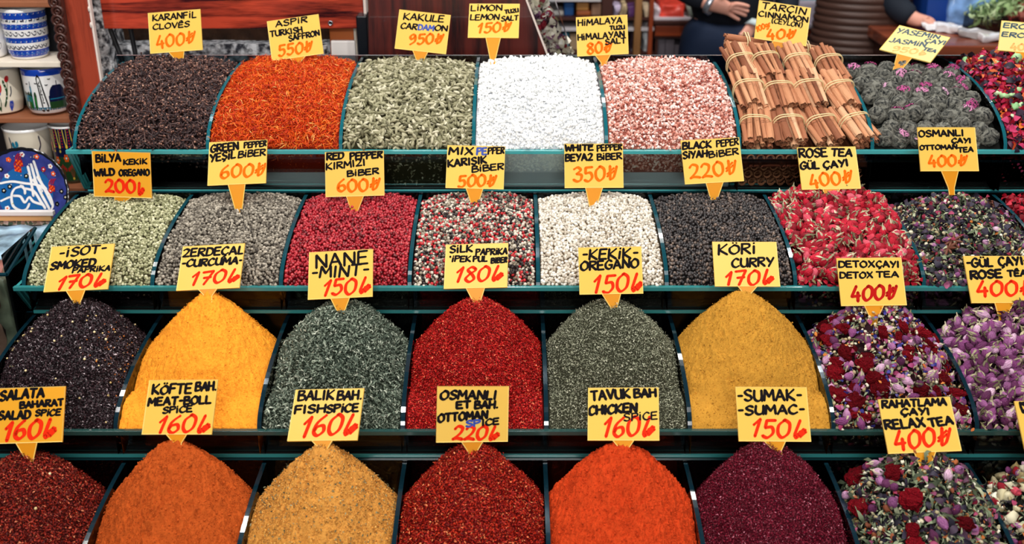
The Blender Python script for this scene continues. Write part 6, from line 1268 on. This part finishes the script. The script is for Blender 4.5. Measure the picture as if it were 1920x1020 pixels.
# counter at the right with trays, packets and a blue tub
t = tag(empty('wood_counter', P(1800, 100, 3.9)), 'brown wooden counter in the upper right corner', 'counter')
zc = P(1800, 86, 3.60).z; zc2 = zc - .04; X0, X1 = P(1690, 86, 3.60).x, 2.9
bm = bmesh.new(); box(bm, Vector((X0, 3.60, zc2)) - t.location, Vector((X1, 4.55, zc)) - t.location, 0, .006); bmobj('counter_top', bm, wood_mat('counter_wood', srgb(92, 40, 26), srgb(140, 70, 44), 'X', 16, .35, .2), t)
bm = bmesh.new(); box(bm, Vector((X0 + .03, 3.65, 0)) - t.location, Vector((X1, 4.50, zc2)) - t.location); bmobj('cabinet_front', bm, M_DKW, t)
def on_counter(px, Y): q = P(px, 50, Y); return Vector((q.x, Y, zc))
M_PACK = mat('white_packet', srgb(236, 236, 240), rough=.15, spec=.7, coat=.5); M_CLEARP = mat('silver_packet', srgb(170, 165, 165), rough=.2, spec=.7)
for i, (x, Y, L_, a_, m_, lb) in enumerate(((1758, 3.87, .11, .1, M_PACK, 'white packet nearest the hand on the counter'), (1780, 3.83, .09, -.6, M_PACK, 'white slanted packet in the middle of the counter'), (1806, 3.79, .12, -.9, M_PACK, 'long white packet right of the slanted packet'), (1836, 3.72, .13, -.5, M_CLEARP, 'silver clear packet near the counter edge at right'), (1862, 3.67, .09, .3, M_PACK, 'white packet beside the pale sign'))):
    o = crumple_bag('packet', (-L_ / 2, -.017, 0), (L_ / 2, .017, .022), 50 + i, m_); o.location = on_counter(x, Y) + Vector((0, 0, .016)); o.rotation_euler = (0, 0, a_); tag(o, lb, 'packet', 'packets on the counter')
t = tag(empty('blue_tub', on_counter(1758, 4.02)), 'tall blue plastic tub on the counter', 'tub')
bm = bmesh.new(); s_ = .09; rr = [[bm.verts.new((sx * k_, sy * k_, z_)) for sx, sy in ((-1, -1), (1, -1), (1, 1), (-1, 1))] for k_, z_ in ((.075, 0), (.088, .16), (.094, .165), (.094, .18), (.082, .18), (.072, .01))]
for k_ in range(5):
    for l in range(4): bm.faces.new((rr[k_][l], rr[k_][(l + 1) % 4], rr[k_ + 1][(l + 1) % 4], rr[k_ + 1][l]))
bm.faces.new(rr[-1]); bm.faces.new(list(reversed(rr[0]))); bmobj('tub_wall', bm, mat('blue_plastic', srgb(20, 66, 150), rough=.35), t)
o = crumple_bag('plastic_bag', (-.09, -.06, 0), (.09, .06, .16), 71, mat('blue_white_bag', srgb(130, 170, 226), rough=.2, vary=(14, .6))); o.location = on_counter(1806, 3.98) + Vector((0, 0, .085)); tag(o, 'blue and white plastic bag beside the tall blue tub', 'bag')
o = tag(pbox('cream_carton', 1722, -25, 1737, 19, 4.64, .15, mat('c_226_196_140', srgb(226, 196, 140), rough=.6), None, .006), 'cream carton behind the blue tub', 'box'); o = tag(pbox('food_tray', 1694, 12, 1721, 19, 4.62, .15, mat('pink_food', srgb(220, 176, 170), rough=.5, vary=(40, .4)), None, .004), 'pale pink food tray behind the man in the vest', 'tray')
tag(pbox('rear_stand', 1670, 19.3, 1742, 200, 4.60, .25, M_DARK, None, 0, 0), 'dark stand behind the counter carrying the food tray', 'stand')
# produce trays
def tray(px, Y, w_, label, cat, ms, tm, cell_s, n, seed, hgt=.07):
    c = on_counter(px, Y); t = tag(empty('produce_tray', c), label, cat, 'produce trays on the counter')
    bm = bmesh.new(); h_ = .055; box(bm, (-w_, -.12, 0), (w_, .12, .004)); box(bm, (-w_, -.12, .004), (w_, -.116, h_)); box(bm, (-w_, .116, .004), (w_, .12, h_)); box(bm, (-w_, -.116, .004), (-w_ + .004, .116, h_)); box(bm, (w_ - .004, -.116, .004), (w_, .116, h_)); bmobj('tray', bm, clear_mat('tray_plastic', (.82, .80, .80), 1, 1.5, .1), t)
    p = Pile(); x = rng.uniform(-w_ * .92, w_ * .92, n); y = rng.uniform(-.11, .11, n); z = .02 + (.03 + hgt) * (1 - (x / w_) ** 2 * .6) * (1 - (y / .12) ** 2 * .5) * rng.random(n) ** .4
    p.add(tm, np.stack([x, y, z], -1), rand_rot(n), rng.uniform(.7, 1.3, n) * cell_s, 0); o = p.build('filling', ms, t); o['kind'] = 'stuff'
tray(1858, 3.96, .12, 'clear tray heaped with pale green herbs on the counter', 'tray', [ramp_mat('fresh_herb', [(0, (90, 120, 70)), (.6, (150, 180, 120)), (1, (196, 214, 170))], .6)], T_LEAF[1], .05, 900, 1, .06); tray(1922, 3.94, .125, 'clear tray heaped with reddish brown dried bits on the counter', 'tray', [ramp_mat('red_brown_bit', [(0, (110, 50, 40)), (.6, (160, 80, 60)), (1, (150, 20, 50))], .6)], T_PETAL[1], .030, 1100, 2, .05)

# ------------------------------------------------------------------ people
def skin(name, V, E, m, parent, lv=2):
    """V = {joint: (point, radius or (rx, ry))}; grown with a Skin and a Subdivision modifier"""
    ks = list(V); me = bpy.data.meshes.new(name); o_ = parent.location
    me.from_pydata([tuple(Vector(V[k][0]) - o_) for k in ks], [(ks.index(a), ks.index(b)) for a, b in E], []); o = link(name, me, parent, [m])
    o.modifiers.new('skin', 'SKIN').use_smooth_shade = True
    for i, k in enumerate(ks):
        sv = me.skin_vertices[0].data[i]; r_ = V[k][1]; sv.radius = r_ if isinstance(r_, tuple) else (r_, r_); sv.use_root = (i == 0)
    s_ = o.modifiers.new('subdivision', 'SUBSURF'); s_.levels = lv; s_.render_levels = lv
    return o
M_SKIN = mat('skin', srgb(222, 160, 140), rough=.5, sss=.15, vary=(30, .06)); M_NAVY = mat('navy_knit', srgb(18, 22, 34), rough=.85, bump=(300, .4, .002)); M_JEAN = mat('navy_trousers', srgb(22, 38, 66), rough=.8, bump=(200, .3, .002)); M_HAIR = mat('dark_hair', srgb(24, 18, 16), rough=.6); M_SHOE = mat('shoe', srgb(20, 18, 18), rough=.4)
def finger_chain(V, E, base, nm, pts, r0):
    prev = base
    for i, q in enumerate(pts): V[nm + str(i)] = (q, r0 * (1 - .13 * i)); E.append((prev, nm + str(i))); prev = nm + str(i)
def lerp(a, b, t_): return Vector(a) * (1 - t_) + Vector(b) * t_
def figure(px, Y, label, arms, hands, torso_col, leg_col, tname, lname, zp=.93, lean=(0, 0), tr=(.165, .15)):
    c = P(px, 60, Y); X = c.x; root = tag(empty('person', (X, Y, 0)), label, 'person')
    ch = Vector((X + lean[0], Y + lean[1], 1.32)); nk = ch + Vector((lean[0] * .4, lean[1] * .4, .17)); hd = nk + Vector((lean[0] * .3, lean[1] * .3 - .02, .12)); tp = hd + Vector((0, .01, .13))
    V = {'pelvis': ((X, Y, zp), (.09, .07)), 'waist': ((X + lean[0] * .4, Y + lean[1] * .4, zp + .16), (.085, .065)), 'chest': (ch, (.10, .08)), 'neck': (nk, .052), 'head': (hd, (.072, .085)), 'crown': (tp, (.060, .07))}
    E = [('pelvis', 'waist'), ('waist', 'chest'), ('chest', 'neck'), ('neck', 'head'), ('head', 'crown')]; TV = {}; TE = []
    for s_ in (-1, 1):
        n = 'l' if s_ > 0 else 'r'
        V['knee' + n] = ((X + s_ * .10, Y - .02, .50), .055); V['hip' + n] = ((X + s_ * .095, Y, zp - .10), .085); V['ankle' + n] = ((X + s_ * .11, Y + .02, .09), .04); V['toe' + n] = ((X + s_ * .12, Y - .16, .04), .035)
        E += [('pelvis', 'hip' + n), ('hip' + n, 'knee' + n), ('knee' + n, 'ankle' + n), ('ankle' + n, 'toe' + n)]
        sh, el, wr = arms[n]; V['shoulder' + n] = (sh, .065); V['elbow' + n] = (el, .043); V['wrist' + n] = (wr, .027); E += [('chest', 'shoulder' + n), ('shoulder' + n, 'elbow' + n), ('elbow' + n, 'wrist' + n)]
        palm, fingers = hands[n]; V['palm' + n] = (palm, (.034, .020)); E.append(('wrist' + n, 'palm' + n))
        for fi, pts in enumerate(fingers): finger_chain(V, E, 'palm' + n, 'finger%d%s' % (fi, n), pts, .0092)
    skin('body', V, E, M_SKIN, root)
    TV = {'hem': ((X, Y, zp - .07), tr), 'waist': ((X + lean[0] * .4, Y + lean[1] * .4, zp + .16), (tr[0] * .96, tr[1] * .98)), 'chest': (ch, (tr[0] + .012, tr[1] + .012)), 'collar': (nk + Vector((0, 0, -.05)), .07)}; TE = [('hem', 'waist'), ('waist', 'chest'), ('chest', 'collar')]
    for n in 'lr':
        sh, el, wr = arms[n]; TV['shoulder' + n] = (sh, .078); TV['elbow' + n] = (el, .056); TV['cuff' + n] = (lerp(el, wr, .93), .040); TE += [('chest', 'shoulder' + n), ('shoulder' + n, 'elbow' + n), ('elbow' + n, 'cuff' + n)]
    skin(tname, TV, TE, torso_col, root)
    LV_ = {'belt': ((X, Y, zp + .04), (tr[0] * .90, tr[1] * .90)), 'seat': ((X, Y, zp - .06), (tr[0] * .94, tr[1] * .96))}; LE = [('belt', 'seat')]
    for n, s_ in (('l', 1), ('r', -1)):
        LV_['hip' + n] = ((X + s_ * .095, Y, zp - .14), .10); LV_['knee' + n] = ((X + s_ * .10, Y - .02, .50), .075); LV_['hem' + n] = ((X + s_ * .11, Y + .02, .10), .062); LE += [('seat', 'hip' + n), ('hip' + n, 'knee' + n), ('knee' + n, 'hem' + n)]
    skin(lname, LV_, LE, leg_col, root)
    bm = bmesh.new(); bmesh.ops.create_uvsphere(bm, u_segments=20, v_segments=12, radius=1)
    bmesh.ops.delete(bm, geom=[v for v in bm.verts if v.co.z < -.1 or (v.co.y < -.5 and v.co.z < .45)], context='VERTS')
    for v in bm.verts: v.co = Vector((v.co.x * .085, v.co.y * .10, v.co.z * .10)) + hd + Vector((0, .015, .08)) - root.location
    bmobj('hair', bm, M_HAIR, root, True)
    return root
# man in navy with an open hand
Yp_ = 4.10; X = P(1360, 60, Yp_).x
wr = P(1334, 9, 3.92); palm = P(1356, 12, 3.90)
fr = [[P(1378, 7, 3.88), P(1393, 9, 3.87), P(1406, 13, 3.87)], [P(1379, 14, 3.885), P(1393, 18, 3.875), P(1405, 22, 3.87)], [P(1376, 20, 3.89), P(1389, 25, 3.88), P(1401, 30, 3.875)], [P(1367, 25, 3.895), P(1377, 32, 3.89), P(1388, 38, 3.885)], [P(1350, -3, 3.89), P(1362, -12, 3.87), P(1374, -17, 3.86)]]
wl = P(1408, 52, 4.02); pl = P(1401, 62, 4.00)
fl = [[P(1394 - i * 0 + i * 3, 69 + i * .8, 3.99), P(1390 + i * 3, 76, 3.985), P(1388 + i * 3.2, 82, 3.98)] for i in range(4)] + [[P(1393, 62, 3.98), P(1386, 67, 3.97)]]
man = figure(1360, Yp_, 'man in a dark navy sweater holding out an open hand', {'r': (Vector((X - .19, Yp_, 1.40)), P(1262, -32, 4.00), wr), 'l': (Vector((X + .19, Yp_, 1.40)), P(1432, -20, 4.12), wl)}, {'r': (palm, fr), 'l': (pl, fl)}, M_NAVY, M_JEAN, 'sweater', 'trousers', .92)
def band(name, c, ax, r_, wd, m, parent):
    q = Vector(ax).to_track_quat('Z', 'Y').to_matrix().to_4x4(); bm = bmesh.new(); n = 24
    rr = [[bm.verts.new(q @ Vector((rad * math.cos(a), rad * math.sin(a), z_)) + Vector(c) - parent.location) for a in [2 * math.pi * i / n for i in range(n)]] for rad, z_ in ((r_, -wd), (r_ + .004, -wd), (r_ + .004, wd), (r_, wd))]
    for k in range(4):
        for i in range(n): bm.faces.new((rr[k][i], rr[k][(i + 1) % n], rr[(k + 1) % 4][(i + 1) % n], rr[(k + 1) % 4][i]))
    bmobj(name, bm, m, parent, True)
band('wrist_watch', lerp(P(1262, -32, 4.00), wr, .985), wr - P(1262, -32, 4.00), .034, .011, mat('watch_steel', srgb(200, 205, 215), rough=.25, metal=.8), man)
band('shirt_cuff', lerp(P(1432, -20, 4.12), wl, .97), wl - P(1432, -20, 4.12), .036, .012, mat('white_cuff', srgb(206, 222, 226), rough=.6), man)
# man in a brown quilted vest leaning on the counter
Y2 = 4.10; X2 = P(1612, 60, Y2).x; el2 = P(1672, 8, 3.98); wr2 = P(1716, 38, 3.93); pm2 = P(1728, 38, 3.92)
f2 = [[P(1742, 34 + i * 3, 3.90 - .008 * i), P(1750, 40 + i * 2.4, 3.89 - .008 * i), P(1754 - i * 1.2, 47 + i, 3.885 - .008 * i)] for i in range(4)] + [[P(1732, 46, 3.89), P(1742, 50, 3.88)]]
lw = Vector((X2 - .30, Y2 - .05, .84)); lf = [[lw + Vector((-.02 + .018 * i, -.02, -.10)), lw + Vector((-.02 + .018 * i, -.025, -.14)), lw + Vector((-.02 + .018 * i, -.02, -.17))] for i in range(4)] + [[lw + Vector((.03, -.04, -.06)), lw + Vector((.04, -.05, -.09))]]
man2 = figure(1612, Y2, 'man in a brown quilted vest with a dark sleeve and hand on the counter', {'l': (Vector((X2 + .15, Y2 - .02, 1.30)), el2, wr2), 'r': (Vector((X2 - .2, Y2, 1.34)), Vector((X2 - .28, Y2 + .04, 1.08)), lw)}, {'l': (pm2, f2), 'r': (lw + Vector((0, -.01, -.06)), lf)}, mat('dark_sleeve', srgb(20, 30, 44), rough=.8), mat('black_trousers', srgb(22, 20, 22), rough=.8), 'shirt', 'trousers', .88, (.03, 0), (.13, .11))
M_VEST = mat('brown_vest', srgb(76, 52, 44), rough=.45, spec=.4)
bm = bmesh.new(); nz_ = 160; n = 40; rings = []
for k in range(nz_ + 1):
    z_ = .70 + .70 * k / nz_; q = abs(math.sin(k * math.pi / 6)) ** .6; fx = 1.06 - .10 * k / nz_
    rings.append([bm.verts.new((.03 * (z_ - .9) + (.170 * fx + .007 * q) * math.cos(a), (.130 * fx + .007 * q) * math.sin(a), z_)) for a in [2 * math.pi * i / n for i in range(n)]])
for k in range(nz_):
    for i in range(n): f = bm.faces.new((rings[k][i], rings[k][(i + 1) % n], rings[k + 1][(i + 1) % n], rings[k + 1][i])); f.smooth = True
bmobj('quilted_vest', bm, M_VEST, man2, True)
# a third hand reaching in over the herb tray
hb = P(1868, -12, 4.2); 
c3 = P(1900, 40, 4.9); root = tag(empty('person', (c3.x, 5.0, 0)), 'person in dark clothes reaching over the herb tray, cut by the top edge', 'person')
wr3 = P(1864, -14, 4.35); pm3 = P(1858, -5, 4.32); X3 = c3.x
V = {'pelvis': ((X3, 5.0, .93), (.14, .10)), 'waist': ((X3, 5.0, 1.09), (.135, .095)), 'chest': ((X3, 4.97, 1.34), (.15, .10)), 'neck': ((X3, 4.95, 1.52), .05), 'head': ((X3, 4.92, 1.64), (.072, .085)), 'crown': ((X3, 4.93, 1.76), .06), 'sr': ((X3 - .19, 4.95, 1.41), .06), 'er': ((X3 - .2, 4.68, 1.2), .043), 'wr': (wr3, .027), 'pr': (pm3, (.034, .02)), 'sl': ((X3 + .19, 4.95, 1.41), .06), 'el': ((X3 + .23, 4.95, 1.12), .043), 'wl': ((X3 + .24, 4.9, .88), .027)}
E = [('pelvis', 'waist'), ('waist', 'chest'), ('chest', 'neck'), ('neck', 'head'), ('head', 'crown'), ('chest', 'sr'), ('sr', 'er'), ('er', 'wr'), ('wr', 'pr'), ('chest', 'sl'), ('sl', 'el'), ('el', 'wl')]
for s_, n in ((-1, 'a'), (1, 'b')): V['h' + n] = ((X3 + s_ * .095, 5.0, .8), .085); V['k' + n] = ((X3 + s_ * .1, 4.98, .48), .055); V['f' + n] = ((X3 + s_ * .1, 5.0, .06), .04); E += [('pelvis', 'h' + n), ('h' + n, 'k' + n), ('k' + n, 'f' + n)]
for i in range(4): finger_chain(V, E, 'pr', 'g%d' % i, [P(1846 + i * 4, 5 + i, 4.30), P(1845 + i * 4, 10 + i, 4.29), P(1846 + i * 4, 15 + i * .6, 4.285)], .0092)
finger_chain(V, E, 'pr', 'g5', [P(1866, 3, 4.29), P(1867, 9, 4.28)], .009)
skin('body', V, E, M_SKIN, root)
TV = {k: (V[k][0], (V[k][1][0] + .02, V[k][1][1] + .02) if isinstance(V[k][1], tuple) else V[k][1] + .014) for k in ('pelvis', 'waist', 'chest', 'sr', 'er', 'sl', 'el', 'wl')}; TV['cuff'] = (lerp(V['er'][0], wr3, .8), .042)
skin('jacket', TV, [e for e in E if e[0] in TV and e[1] in TV] + [('er', 'cuff')], mat('dark_jacket', srgb(24, 22, 26), rough=.8), root)
skin('trousers', {k: (V[k][0], .1 if k == 'pelvis' else .078) for k in ('pelvis', 'ha', 'ka', 'fa', 'hb', 'kb', 'fb')}, [e for e in E if e[0] in ('pelvis', 'ha', 'ka', 'hb', 'kb') and e[1] in ('ha', 'ka', 'fa', 'hb', 'kb', 'fb')], M_DARK, root)
